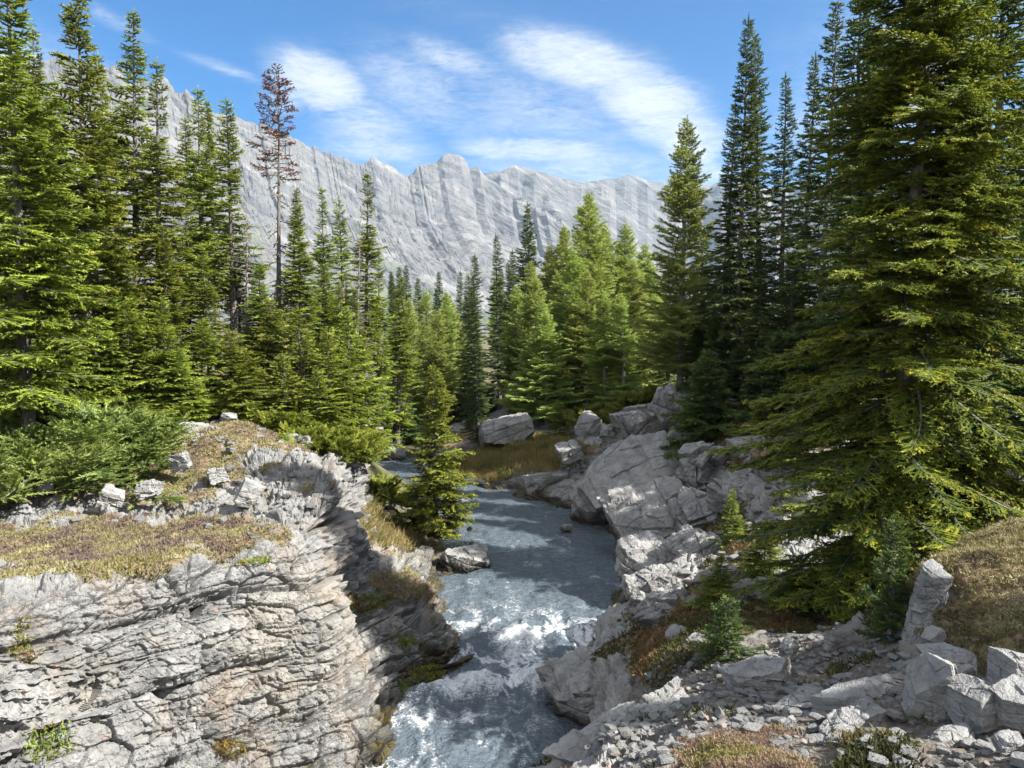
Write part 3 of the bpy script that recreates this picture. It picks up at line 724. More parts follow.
cush = ell(sR['px'], sR['py'], [(740, 750, 90, 34)]) > 0
grs = sR['P'][..., 1] > 26.5
tag(cover('mound_heath', 'cliff_slope', 22000, m * mound, 42, .030, 10, M_HEATH2), 'yellowish heather covering the mound at the right edge', 'heath', kind='stuff')
tag(cover('cushion_plants', 'cliff_slope', 9000, m * cush, 43, .022, 10, M_CUSH), 'reddish brown cushion plants at the bottom of the slope', 'cushion plants', kind='stuff')
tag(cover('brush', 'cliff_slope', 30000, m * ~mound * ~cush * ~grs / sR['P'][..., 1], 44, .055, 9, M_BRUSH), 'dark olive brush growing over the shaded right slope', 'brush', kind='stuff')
tag(cover('cliff_plants', 'rocky_bank', 1500, np.clip(ell(sL['px'], sL['py'], [(45, 742, 26, 20), (232, 748, 14, 14), (28, 640, 9, 30), (130, 566, 30, 8), (250, 560, 22, 8), (372, 598, 26, 10), (408, 640, 12, 8), (405, 692, 12, 14), (425, 676, 16, 12)]) * 3, 0, 1), 47, .05, 9, M_GREEN), 'small green and orange plants rooted in cracks of the left cliff', 'cliff plants', kind='stuff')
tag(cover('bank_grass', 'cliff_slope', 9000, np.clip(ell(sR['px'], sR['py'], [(530, 452, 60, 20), (480, 465, 50, 14)]) * 3, 0, 1), 45, .22, 6, M_GRASS, .35, .10), 'golden dry grass on the bank upstream', 'grass', kind='stuff')
tag(cover('ledge_grass', 'rocky_bank', 2600, np.clip(ell(sL['px'], sL['py'], [(398, 536, 34, 16), (375, 515, 14, 20)]) * 3, 0, 1), 46, .17, 6, M_GRASS, .35, .09), 'tawny grass at the foot of the young spruce', 'grass', kind='stuff')

# ------------------------------------------------------------------ conifers
def needles(P0, D, L, U, per_m, nl, nw, flat, rs, srand, core=.36):
    k = np.maximum((L * per_m).astype(int), 3); i = np.repeat(np.arange(len(L)), k)
    M = len(i); t_ = rs.random(M) ** .9
    S = nrm(np.cross(D, U)); Uo = np.cross(S, D)
    ph = rs.random(M) * 2 * np.pi
    r = np.cos(ph)[:, None] * S[i] + (np.sin(ph) * flat)[:, None] * Uo[i]
    c = P0[i] + D[i] * (L[i] * t_)[:, None]
    n_ = nrm(D[i] * rs.uniform(.4, 1.0, M)[:, None] + r)
    taper = (1.12 - .5 * t_)
    ln = nl * taper * rs.uniform(.75, 1.25, M)
    V = np.stack([c - D[i] * (nw * .5), c + D[i] * (nw * .5), c + n_ * ln[:, None]], 1).reshape(-1, 3)
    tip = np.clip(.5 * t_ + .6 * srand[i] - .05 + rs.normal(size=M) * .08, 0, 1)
    # the needled twig itself, a tapered four sided body
    m = len(L); rc = nl * core * np.minimum(1, .45 + L * 2.2)
    an = np.arange(4) * np.pi / 2 + .5
    ring = rc[:, None, None] * (np.cos(an)[None, :, None] * S[:, None] + (np.sin(an) * max(flat, .6))[None, :, None] * Uo[:, None])
    A0 = (P0 + D * (L * .04)[:, None])[:, None] + ring * .55; A1 = (P0 + D * (L * .55)[:, None])[:, None] + ring; A2 = (P0 + D * (L * 1.02)[:, None])[:, None]
    VB = np.concatenate([A0, A1, A2], 1).reshape(-1, 3)
    tb = np.clip(np.array([.05] * 4 + [.30] * 4 + [.55])[None] + .6 * srand[:, None] - .08, 0, 1).ravel()
    n0 = 3 * M; o = n0 + 9 * np.arange(m)[:, None, None]
    k4 = np.arange(4); k5 = (k4 + 1) % 4
    q4 = (o + np.stack([k4, k5, k5 + 4, k4 + 4], -1)[None]).reshape(-1, 4); q3 = (o + np.stack([k4 + 4, k5 + 4, k4 * 0 + 8], -1)[None]).reshape(-1, 3)
    tri = np.concatenate([np.arange(n0).reshape(-1, 3), q3])
    return np.concatenate([V, VB]), [tri, q4], np.concatenate([np.repeat(tip, 3), tb])


def conifer(seed, H, R, base=.12, nb=150, droop=.22, low=-10, top=45, pw=.8, sp=.13, blr=.5, blmax=.8, ang=58, shoots=False, sh_sp=.09, sh_len=.16,
            per_m=55, nl=.09, nw=.05, flat=.55, jit=.3, trunk_r=.012, dead=0, gap=.0, lean=.0, dead_len=.8, upt=.6, bare_top=0, inner=.12, shape=None, clump=.8, core=.36, dead_r=.015):
    rs = np.random.default_rng(seed)
    u = (np.arange(nb) + rs.random(nb)) / nb
    z = H * (base + (.985 - base) * u ** .95); t_ = z / H
    rel = np.clip((1 - t_) / (1 - base), 0, 1)
    prof = rel ** pw if shape is None else np.interp(1 - rel, *shape)
    Lb = R * prof * rs.uniform(1 - jit, 1 + jit * .5, nb) + .10
    az = np.arange(nb) * 2.399 + rs.normal(size=nb) * .35
    cl_n = vnoise(np.stack([np.cos(az) * 1.1, np.sin(az) * 1.1, z * clump], -1) + seed * 3.7, seed)
    Lb *= np.clip(1 + .75 * cl_n, .25, 1.25)
    keep = rs.random(nb) > gap * (1 - 2.2 * cl_n)
    z, t_, Lb, rel, az = z[keep], t_[keep], Lb[keep], rel[keep], az[keep]; nb = len(z)
    Lb *= 1 + .18 * np.cos(az - rs.random() * 6.28) * rs.random()
    el = np.radians(low + (top - low) * t_ ** 1.6 + rs.normal(size=nb) * 6)
    s = np.linspace(0, 1, 7)
    rr = Lb[:, None] * s * np.cos(el)[:, None]
    dr = droop * rs.uniform(.6, 1.4, nb)[:, None]
    zz = z[:, None] + Lb[:, None] * (s * np.sin(el)[:, None] - dr * s ** 2 + upt * dr * s ** 4)
    bend = az[:, None] + rs.normal(size=(nb, 1)) * .25 * s
    bx = lean * (z / H) ** 2 * H
    PB = np.stack([rr * np.cos(bend) + bx[:, None], rr * np.sin(bend), zz], -1)
    TB = nrm(np.gradient(PB, axis=1))
    # branchlets
    cnt = np.maximum((Lb / sp * 2).astype(int), 3)
    i = np.repeat(np.arange(nb), cnt); j = np.concatenate([np.arange(c) for c in cnt])
    f = inner + (1 - inner) * (j + rs.random(len(i))) / cnt[i]; f = np.minimum(f, .995)
    kf = f * 6; k0 = kf.astype(int); fr = (kf - k0)[:, None]
    P0 = PB[i, k0] * (1 - fr) + PB[i, k0 + 1] * fr; T = TB[i, k0]
    S = nrm(np.cross(T, np.array([0, 0, 1.0]))); U = np.cross(S, T)
    side = np.where(j % 2, 1, -1)[:, None] * 1.0
    an = np.radians(ang * (1 - .7 * f ** 4) + rs.normal(size=len(i)) * 9)[:, None]
    D = nrm(T * np.cos(an) + side * S * np.sin(an) + U * rs.normal(size=(len(i), 1)) * .16 - np.array([0, 0, .10]))
    L = np.minimum(blr * Lb[i], blmax) * (1 - f) ** .65 * rs.uniform(.65, 1.15, len(i)) + sh_len * .75
    sr = rs.random(len(i))
    Ps, Ds, Ls, Us, Sr = [P0], [D], [L], [U], [sr]
    if shoots:
        c2 = np.maximum((L / sh_sp).astype(int), 1); a_ = np.repeat(np.arange(len(i)), c2); b_ = np.concatenate([np.arange(c) for c in c2])
        g = .1 + .88 * (b_ + rs.random(len(a_))) / c2[a_]
        S2 = nrm(np.cross(D[a_], U[a_])); sd = np.where(b_ % 2, 1, -1)[:, None]
        D2 = nrm(D[a_] * .72 + sd * S2 * .75 + U[a_] * rs.normal(size=(len(a_), 1)) * .22)
        Ps.append(P0[a_] + D[a_] * (L[a_] * g)[:, None]); Ds.append(D2); Ls.append(np.minimum(sh_len, L[a_] * .6) * (1.05 - .5 * g) * rs.uniform(.7, 1.2, len(a_))); Us.append(U[a_])
        Sr.append(np.clip(sr[a_] * .6 + .5 * rs.random(len(a_)), 0, 1))
    # leader
    zt = np.linspace(.955, 1.0, 3)[:2] * H
    Ps.append(np.stack([lean * (zt / H) ** 2 * H, zt * 0, zt], -1)); Ds.append(np.tile([[0., 0, 1]], (2, 1))); Ls.append(np.full(2, H * .025 + .1)); Us.append(np.tile([[1., 0, 0]], (2, 1))); Sr.append(np.full(2, .4))
    P0, D, L, U, sr = [np.concatenate(q) for q in (Ps, Ds, Ls, Us, Sr)]
    crown = needles(P0, D, L, U, per_m, nl, nw, flat, rs, sr, core)
    # wood
    mb = MB()
    zz = np.concatenate([[-.8], np.linspace(0, 1, 13) * H * .99])
    r0 = trunk_r * H
    rad = np.concatenate([[r0 * 1.25], np.maximum(r0 * (1 - np.linspace(0, 1, 13)) ** .85, .008)]); rad[1] *= 1.12
    wob = np.cumsum(rs.normal(size=(14, 2)) * .012 * H / 12, 0); wob[:2] = 0
    ctr = np.stack([lean * np.clip(zz / H, 0, 1) ** 2 * H + wob[:, 0] * .4, wob[:, 1] * .4, zz], -1)
    mb.add(*tubes(ctr[None], rad[None], 9, (1, .2, .1)))
    br = np.maximum(r0 * .20 * (Lb / R) ** .7, .005)[:, None] * (1 - .85 * s)
    mb.add(*tubes(PB, br, 3), m=1)
    tw = mb
    if dead:
        zd = rs.uniform(.05, .93 if gap > .9 else max(base + .22, .3), dead) * H; ad = rs.random(dead) * 6.28; ld = dead_len * rs.uniform(.4, 1.1, dead) * (1.1 - zd / H)
        s4 = np.linspace(0, 1, 5)
        PD = np.stack([np.cos(ad)[:, None] * ld[:, None] * s4, np.sin(ad)[:, None] * ld[:, None] * s4, zd[:, None] - ld[:, None] * (.15 * s4 + .25 * s4 ** 2)], -1)
        tw.add(*tubes(PD, np.full((dead, 1), dead_r) * (1 - .7 * s4), 3), m=2)
        m_ = dead * 6; q = rs.integers(0, dead, m_); ff = rs.uniform(.25, .95, m_); a0 = PD[q, 0] * (1 - ff[:, None]) + PD[q, 4] * ff[:, None]; a0[:, 2] = zd[q] - ld[q] * (.15 * ff + .25 * ff ** 2)
        dd = nrm(PD[q, 4] - PD[q, 0]) + rs.normal(size=(m_, 3)) * .7; e = a0 + dd * (ld[q] * .3 * (1.1 - ff))[:, None]
        tw.add(*tubes(np.stack([a0, (a0 + e) / 2 + rs.normal(size=(m_, 3)) * .02, e], 1), np.full((m_, 1), dead_r * .55) * np.array([1, .8, .4]), 3), m=2)
    return crown, mb


PROTO = {}


def proto(kind, name, leafm, barkm, twig=True, **kw):
    crown, mb = conifer(**kw)
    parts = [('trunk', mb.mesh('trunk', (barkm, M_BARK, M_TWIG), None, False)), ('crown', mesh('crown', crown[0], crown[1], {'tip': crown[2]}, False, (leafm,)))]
    PROTO[kind] = (name, parts, kw['H'], kw['R'])


def tree(kind, px, top, d, label, wid=1.0, group=None, cat=None, rz=None, gzv=None, sink=.1, H=None, y=None):
    name, parts, h0, r0 = PROTO[kind]
    x = (px - 512) / F * d / 1.0
    zt = W(px, top, d)[2]; x = W(px, top, d)[0]
    zg = ground_z(x, d) - sink if gzv is None else gzv
    hh = max(zt - zg, .25) if H is None else H
    e = bpy.data.objects.new(name, None); COL.objects.link(e); e.empty_display_size = .3
    e.location = (x, d, zg); sz = hh / h0
    e.scale = (wid * sz ** .5, wid * sz ** .5, sz) if wid > 0 else (-wid, -wid, sz)
    e.rotation_euler = (R_(1.8 * math.sin(px * 7.1 + d)), R_(1.8 * math.sin(px * 3.3 + d * 5)), (px * 1.7 + d * 3.1) % 6.28 if rz is None else rz)
    for n, me in parts: link(n, me, e)
    tag(e, label, cat or name.replace('_', ' ').replace('young ', '').split()[0] + (' tree' if 'shrub' not in name and 'sapling' not in name else ''), group)
    if name == 'large_spruce': e['category'] = 'spruce tree'
    if 'shrub' in name: e['category'] = 'shrub'
    if 'sapling' in name: e['category'] = 'sapling'
    return e


fir = dict(nl=.085, nw=.035, per_m=52, sp=.105, flat=.75)
proto('fir1', 'fir_tree', M_FIR, M_BARK, seed=1, H=12, R=1.08, base=.16, nb=270, dead=30, shape=([0, .12, .45, .7, .86, .95, 1], [.75, 1, .70, .41, .21, .10, .03]), pw=.75, gap=.22, **fir)
proto('fir2', 'fir_tree', M_FIR, M_BARK, seed=2, H=12, R=.92, base=.22, nb=250, dead=70, shape=([0, .12, .45, .7, .86, .95, 1], [.75, 1, .70, .41, .21, .10, .03]), pw=.65, gap=.28, jit=.45, **fir)
proto('fir3', 'fir_tree', M_FIR, M_BARK, seed=3, H=12, R=1.38, base=.10, nb=300, dead=20, shape=([0, .12, .45, .7, .86, .95, 1], [.75, 1, .70, .41, .21, .10, .03]), pw=.85, gap=.22, jit=.4, **fir)
proto('fir4', 'fir_tree', M_FIR, M_BARK, seed=4, H=12, R=.80, base=.30, nb=210, dead=80, shape=([0, .12, .45, .7, .86, .95, 1], [.75, 1, .70, .41, .21, .10, .03]), pw=.55, gap=.32, jit=.5, lean=.012, **fir)
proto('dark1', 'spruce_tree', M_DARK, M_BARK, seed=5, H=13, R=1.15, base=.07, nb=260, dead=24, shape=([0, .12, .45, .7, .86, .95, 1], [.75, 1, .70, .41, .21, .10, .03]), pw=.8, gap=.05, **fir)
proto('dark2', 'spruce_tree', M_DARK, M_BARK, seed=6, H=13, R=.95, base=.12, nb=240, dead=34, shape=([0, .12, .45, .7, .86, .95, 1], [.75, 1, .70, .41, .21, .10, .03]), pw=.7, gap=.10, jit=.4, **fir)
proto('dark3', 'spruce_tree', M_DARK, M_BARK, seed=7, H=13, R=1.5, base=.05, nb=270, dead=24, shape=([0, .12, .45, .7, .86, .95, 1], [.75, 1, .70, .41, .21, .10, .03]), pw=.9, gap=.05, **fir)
lar = dict(nl=.08, nw=.034, per_m=95, core=.24, sp=.12, flat=1.0)
proto('larch1', 'larch_tree', M_LARCH, M_BARKP, seed=8, H=11, R=1.6, base=.10, nb=250, droop=.03, low=14, top=60, pw=.7, gap=.12, jit=.45, blr=.45, **lar)
proto('larch2', 'larch_tree', M_LARCH, M_BARKP, seed=9, H=11, R=1.3, base=.06, nb=250, droop=.05, low=10, top=62, pw=.6, gap=.15, jit=.5, blr=.5, lean=.02, **lar)
proto('larch3', 'larch_tree', M_LARCH, M_BARKP, seed=10, H=11, R=1.9, base=.08, nb=250, droop=.04, low=12, top=56, pw=.85, gap=.1, jit=.4, blr=.45, **lar)
proto('young1', 'young_spruce', M_FIR, M_BARK, seed=11, H=5, R=1.05, base=.03, nb=130, droop=.22, pw=.85, sp=.075, blr=.5, nl=.06, nw=.032, per_m=85, shoots=True, sh_sp=.11, sh_len=.12, trunk_r=.013)
proto('young2', 'young_fir', M_FIR, M_BARK, seed=12, H=4, R=1.0, base=.02, nb=100, droop=.15, low=0, pw=.8, sp=.09, nl=.075, nw=.04, per_m=70, sh_len=.15, jit=.4, trunk_r=.012)
proto('under', 'young_fir', M_DARK, M_BARK, seed=21, H=3, R=1.1, base=.0, nb=90, droop=.15, low=0, pw=.7, sp=.11, nl=.11, nw=.06, per_m=60, sh_len=.15, jit=.4, trunk_r=.012)
proto('big', 'large_spruce', M_BIG, M_BARKP, seed=33, H=12, R=1.85, base=.01, nb=560, droop=.28, low=-18, top=38, pw=.62, sp=.075, blr=.40, blmax=.55, shoots=True, sh_sp=.075, sh_len=.13,
      per_m=80, nl=.044, nw=.018, flat=.75, core=.42, jit=.4, trunk_r=.0115, dead=14, dead_len=.9, gap=.06, inner=.18, clump=1.0, shape=([0, .1, .3, .55, .8, 1], [1.05, 1, .86, .54, .25, .05]))
proto('sapling', 'fir_sapling', M_DARK, M_BARK, seed=14, H=1.0, R=.33, base=.02, nb=60, droop=.1, low=15, top=55, pw=.8, sp=.035, blr=.4, nl=.028, nw=.014, per_m=200, sh_len=.06, trunk_r=.012)
proto('snag', 'dead_tree', M_RED, M_BARK, seed=15, H=9, R=.75, base=.66, nb=70, droop=.1, low=-5, top=30, pw=.40, gap=.15, jit=.6, nl=.07, nw=.045, per_m=44, sp=.12, inner=.5, core=.14, dead_r=.022, dead=110, dead_len=.85, trunk_r=.011)

proto('bare', 'dead_tree', M_FIR, M_TWIG, seed=31, H=9, R=.7, base=.3, nb=90, gap=.93, droop=.2, low=-10, top=25, pw=.4, jit=.6, nl=.07, nw=.04, per_m=30, sp=.2, core=.12, inner=.6, dead=190, dead_r=.02, dead_len=.7, trunk_r=.010)
FOREST_L = 'firs of the left bank forest'
T = tree
# left forest, front row
T('fir3', 12, -60, 15.5, 'broad fir with twiggy bare upper boughs at the far left edge', 1.05)
T('fir3', 78, -14, 19, 'tallest left bank fir with a thick bare lower trunk showing', 1.15)
T('fir1', 128, 14, 23.5, 'tall pointed fir, second highest top of the left bank', 1.1)
T('fir2', 152, 64, 22, 'slim fir just right of the tall pointed one on the left bank', 1.1)
T('fir2', 108, 52, 27, 'thin fir top showing between the two tallest left bank firs')
T('fir4', 182, 114, 29, 'sparse thin fir in front of the mountain slope')
T('fir2', 197, 84, 25.5, 'tall fir reaching just above the mountain ridge at left')
T('fir4', 213, 97, 28, 'narrow fir tucked between two taller ridge topping firs')
T('fir4', 229, 99, 23.5, 'ragged fir with browning upper boughs left of the red topped snag', 1.1)
sn = T('snag', 273, 70, 25, 'dead tree with rust red needles at its top and bare branches below', 1.0, cat='dead tree')
T('fir4', 287, 186, 27, 'dark knobbly topped fir right beside the dead trunk', .9)
T('fir1', 300, 205, 25, 'bushy fir just right of the dead tree foot', .9)
T('fir2', 327, 186, 32, 'slim fir with its spire against pale scree, right of the dead tree')
T('fir4', 345, 198, 33, 'thin half bare fir in the middle of three slim spires')
T('fir2', 362, 174, 29.5, 'dense slim spire, highest between the dead tree and the valley gap')
T('fir2', 376, 250, 32, 'short grey twigged fir at the inner edge of the left forest')
T('fir1', 396, 276, 35, 'solitary pointed fir at the left rim of the valley gap')
T('bare', 353, 222, 28, 'thin grey bare conifer with dead twigs between the slim spires at the forest rim', cat='dead tree')
T('bare', 168, 170, 25, 'grey bare trunk with dead twigs before the pale mountain slope at left', cat='dead tree')
T('bare', 244, 205, 23, 'short grey bare conifer left of the red topped dead tree', cat='dead tree')
# left second row and infill
infill = [(40, 30, 24), (-30, 10, 20), (60, 110, 28), (168, 225, 21), (30, 160, 19), (98, 190, 22.5), (118, 240, 19.5), (186, 262, 26), (208, 250, 22), (238, 255, 26), (257, 262, 22.5), (-60, -20, 17), (5, 60, 26), (318, 265, 28), (338, 280, 26), (358, 290, 27)]
for k, (px, top, d) in enumerate(infill):
    T(('fir1', 'fir3', 'fir2')[k % 3], px, top, d, 'yellow green fir standing within the crowded left bank forest', .95, 'infill firs of the left bank forest')
low = [(165, 300, 19, 'young2'), (200, 320, 20.5, 'young2'), (230, 330, 21, 'young2'), (268, 300, 22, 'young2'), (300, 310, 21.5, 'young2'), (330, 330, 21, 'young2'), (346, 310, 22.5, 'young2'), (130, 300, 18.5, 'young2'), (98, 320, 18, 'young2'), (60, 310, 17.5, 'young2'), (20, 300, 17, 'young2'), (285, 355, 19.5, 'young2'), (247, 350, 19.5, 'young2'), (318, 370, 19.5, 'young2'), (180, 350, 18.8, 'young2'), (345, 350, 24, 'young2')]
for px, top, d, kd in low:
    T(kd, px, top, d, 'young bright green fir in the undergrowth along the left forest edge', 1.2, 'young firs along the left forest edge')
# centre
T('young1', 436, 366, 21, 'small full spruce standing alone on the left bank against the water', 1.08, rz=1.0)
T('dark1', 478, 288, 33, 'sunlit narrow spruce rising from the grassy bank behind the young spruce', .8)
T('dark2', 470, 254, 39, 'dark spruce rising behind the sunlit narrow spruce', 1.0)
T('dark2', 500, 234, 45, 'dark double topped spruce left of the tallest centre spruce', 1.0)
T('dark3', 533, 203, 47, 'darkest tall spruce with broad top in the valley centre', 1.0)
T('dark2', 514, 262, 43, 'shaded dark spruce in front of the tallest centre spruce', 1.0)
T('larch1', 587, 193, 39, 'tallest pale green larch of the centre grove', 1.43)
T('larch3', 622, 224, 40, 'broad pale larch right of the tallest larch', 1.30)
T('larch1', 604, 222, 44, 'pale larch peeking between the two tallest larches', 1.30)
T('larch3', 538, 262, 36, 'feathery light green larch in front of the darkest spruce', 1.17)
T('larch2', 560, 272, 41, 'slim larch left of the tallest larch', 1.30)
T('larch2', 574, 250, 37, 'lush mid green larch at the heart of the grove', 1.43)
T('larch1', 632, 262, 35, 'yellow green larch above the pale outcrop block', 1.17)
T('larch2', 606, 290, 33.5, 'lower lit larch standing before the grove over the outcrop', 1.17)
T('larch2', 425, 290, 43, 'soft green larch at the left side of the valley gap', 1.30)
T('larch3', 446, 292, 45, 'soft green larch right of its twin in the valley gap', 1.17)
T('larch1', 410, 312, 40, 'small larch beside the solitary pointed fir', .9)
T('larch2', 655, 290, 37, 'larch half hidden behind the large right bank larch', 1.0)
T('larch3', 683, 121, 29, 'large tall larch like conifer with a fine point on the right bank', 1.15)
T('young2', 560, 402, 31, 'dark low fir beside the big pale boulder', 1.0)
T('young2', 520, 395, 37, 'small dark fir at the foot of the larch grove', 1.2)
# right dark stand
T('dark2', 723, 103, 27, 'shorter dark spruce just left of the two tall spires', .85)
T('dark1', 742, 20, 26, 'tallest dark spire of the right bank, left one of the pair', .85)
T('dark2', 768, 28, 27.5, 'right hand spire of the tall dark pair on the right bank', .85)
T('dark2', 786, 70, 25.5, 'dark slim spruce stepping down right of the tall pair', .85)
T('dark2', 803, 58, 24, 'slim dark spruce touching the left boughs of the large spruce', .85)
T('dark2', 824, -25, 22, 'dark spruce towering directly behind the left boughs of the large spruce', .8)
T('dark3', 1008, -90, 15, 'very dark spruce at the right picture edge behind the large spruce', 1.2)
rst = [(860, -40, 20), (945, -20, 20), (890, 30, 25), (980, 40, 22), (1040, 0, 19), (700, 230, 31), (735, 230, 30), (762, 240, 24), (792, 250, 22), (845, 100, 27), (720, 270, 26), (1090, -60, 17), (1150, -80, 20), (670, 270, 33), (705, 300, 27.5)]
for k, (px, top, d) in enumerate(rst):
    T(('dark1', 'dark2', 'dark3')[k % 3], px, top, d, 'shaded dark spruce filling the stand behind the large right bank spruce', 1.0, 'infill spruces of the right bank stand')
T('big', 912, -255, 10.6, 'huge nearby spruce with pale trunk and sunlit yellow green boughs', 1.0, rz=.6)
for px, top, d, lab in [(735, 425, 21, 'shrubby dark fir on top of the right bank blocks'), (765, 400, 20, 'bushy dark fir right of the outcrop, below the tall spires'), (705, 380, 23, 'low dark fir at the forest edge over the tall pale block'),
                   (800, 420, 17, 'shaded bushy fir left of the large spruce boughs')]:
    T('young2', px, top, d, lab, 1.2)
T('young2', 733, 490, 15, 'slender young fir growing on the rocky right slope', .55)
T('young2', 765, 520, 12.5, 'low green fir at the lower left of the large spruce', .8)
T('young2', 722, 555, 11.5, 'dense dark green young fir over the brush slope', .8)
T('sapling', 729, 602, 8.6, 'tiny fir sapling standing alone above the scree', 1.1)
T('sapling', 895, 525, 7.5, 'thin sapling with pale tip beside the standing slab', .8)
T('young2', 800, 560, 11, 'low spreading fir under the large spruce boughs', 1.0)
# offside spruces of the same stand, right of the view
for kd, x, y, h in [('dark1', 7.0, 5.0, 5.0), ('dark1', 7.3, 3.9, 3.6), ('dark1', 8.4, 4.4, 6.0), ('dark1', 7.6, 2.6, 4.0)]:
    px = 512 + F * x / y
    T(kd, px, 0, y, 'shaded dark spruce filling the stand behind the large right bank spruce', 1.15, 'infill spruces of the right bank stand', H=h)
# behind everything: the far stand
rs = np.random.default_rng(99)
for k in range(46):
    d = rs.uniform(48, 85); px = rs.uniform(250, 800)
    T(('dark1', 'dark2', 'larch1')[k % 3], px, 0, d, 'distant conifer in the background stand beyond the bend of the stream', 1.0, 'distant conifers beyond the bend', H=rs.uniform(6.5, 10))

for px, top, d in [(405, 300, 48), (436, 310, 41), (455, 300, 47), (520, 285, 42), (548, 245, 46), (566, 225, 46), (596, 250, 48), (618, 250, 47), (642, 245, 43), (652, 262, 40), (585, 270, 35.5), (548, 300, 34.5), (625, 295, 33)]:
    T('larch%d' % (1 + int(px) % 3), px, top, d, 'pale green larch among others filling the centre grove', 1.25, 'larches filling the centre grove')
for k in range(34):
    d = rs.uniform(35, 52); px = rs.uniform(375, 640)
    T('under', px, 0, d, 'low dark fir in the undergrowth of the valley stand', 1.0, 'low firs in the undergrowth of the valley stand', H=rs.uniform(1.5, 3.2))

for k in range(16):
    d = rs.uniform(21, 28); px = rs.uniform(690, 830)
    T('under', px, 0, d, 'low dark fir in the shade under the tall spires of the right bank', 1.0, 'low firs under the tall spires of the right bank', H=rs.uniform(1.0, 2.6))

# shrubs
def shrub_proto(kind, name, seed, R, h, nb, mat, nl=.06, nw=.03, per_m=90):
    rs = np.random.default_rng(seed)
    az = rs.random(nb) * 6.28; el = np.radians(rs.uniform(12, 75, nb)); L = R * rs.uniform(.6, 1.1, nb)
    s = np.linspace(0, 1, 7)
    b0 = rs.normal(size=(nb, 2)) * R * .28
    rr = L[:, None] * s * np.cos(el)[:, None]
    zz = L[:, None] * h / R * (np.sin(el)[:, None] * s - .12 * s ** 2)
    PB = np.stack([b0[:, :1] + rr * np.cos(az)[:, None], b0[:, 1:] + rr * np.sin(az)[:, None], zz], -1)
    TB = nrm(np.gradient(PB, axis=1))
    cnt = np.full(nb, 22); i = np.repeat(np.arange(nb), cnt); j = np.tile(np.arange(22), nb)
    f = np.minimum(.2 + .8 * (j + rs.random(len(i))) / 22, .995); kf = f * 6; k0 = kf.astype(int); fr = (kf - k0)[:, None]
    P0 = PB[i, k0] * (1 - fr) + PB[i, k0 + 1] * fr; Tn = TB[i, k0]; S = nrm(np.cross(Tn, [0, 0, 1.0])); U = np.cross(S, Tn)
    an = np.radians(48 * (1 - .6 * f ** 4) + rs.normal(size=len(i)) * 10)[:, None]
    D = nrm(Tn * np.cos(an) + np.where(j % 2, 1, -1)[:, None] * S * np.sin(an) + U * rs.normal(size=(len(i), 1)) * .25)
    Ls = .38 * L[i] * (1 - f) ** .7 + .10
    V, fcs, tip = needles(P0, D, Ls, U, per_m, nl, nw, .6, rs, rs.random(len(i)))
    mb = MB(); mb.add(*tubes(PB, np.full((nb, 1), .012) * (1 - .8 * s), 3))
    PROTO[kind] = (name, [('stems', mb.mesh('stems', M_BARK)), ('foliage', mesh('foliage', V, fcs, {'tip': tip}, False, (mat,)))], h, R)


shrub_proto('kr', 'fir_shrub', 51, 1.5, 1.3, 110, M_SHRUB)
shrub_proto('ju', 'juniper_shrub', 52, .9, .6, 80, M_JUN)


def shrub(kind, px, py, d, s, label, group=None, zs=1.0):
    name, parts, h, R = PROTO[kind]
    x = W(px, py, d)[0]; e = bpy.data.objects.new(name, None); COL.objects.link(e)
    e.location = (x, d, ground_z(x, d) - .05); e.scale = (s, s, s * (.72 if kind == 'kr' else zs)); e.rotation_euler = (0, 0, (px * 2.3 + d) % 6.28)
    for n, me in parts: link(n, me, e)
    return tag(e, label, 'shrub', group)


shrub('kr', 20, 440, 14.6, 1.5, 'big fan shaped blue green fir shrub at the left edge over the path')
shrub('kr', 90, 420, 16.2, 1.35, 'blue green fir shrub reaching over the white slabby stones')
shrub('kr', -40, 420, 15.8, 1.6, 'tall fir shrub cut by the left picture edge')
shrub('kr', 60, 390, 17.8, 1.5, 'fir shrub behind the big fan shaped one')
for px, py, d, s in [(150, 410, 18.5, 1.0), (180, 402, 19.3, 1.0), (215, 400, 20, 1.1), (250, 402, 19.8, 1.1), (285, 405, 19, 1.1), (315, 415, 18.2, 1.15), (340, 430, 17.6, 1.0), (300, 425, 17.3, .8), (372, 430, 22, 1.2), (350, 470, 18.8, .7), (330, 400, 20.5, 1.2), (120, 405, 19, 1.0)]:
    shrub('ju', px, py, d, s, 'yellow green juniper shrub bordering the top of the left outcrop', 'juniper shrubs bordering the left outcrop')
for px, py, d, s in [(600, 400, 31, 1.2), (640, 390, 30, 1.2), (660, 380, 29.5, 1.1), (585, 408, 33, 1.2), (555, 412, 36, 1.3)]:
    shrub('ju', px, py, d, s, 'low green shrub along the foot of the larch grove', 'shrubs along the foot of the larch grove')

# ------------------------------------------------------------------ light, sky, air, camera
sun = bpy.data.lights.new('sun', 'SUN'); sun.energy = 5.0; sun.angle = R_(.53); sun.color = (1.0, .965, .90)
so = bpy.data.objects.new('sun', sun); COL.objects.link(so)
so.rotation_euler = Vector((SUN[0], SUN[1], SUN[2])).to_track_quat('Z', 'Y').to_euler()

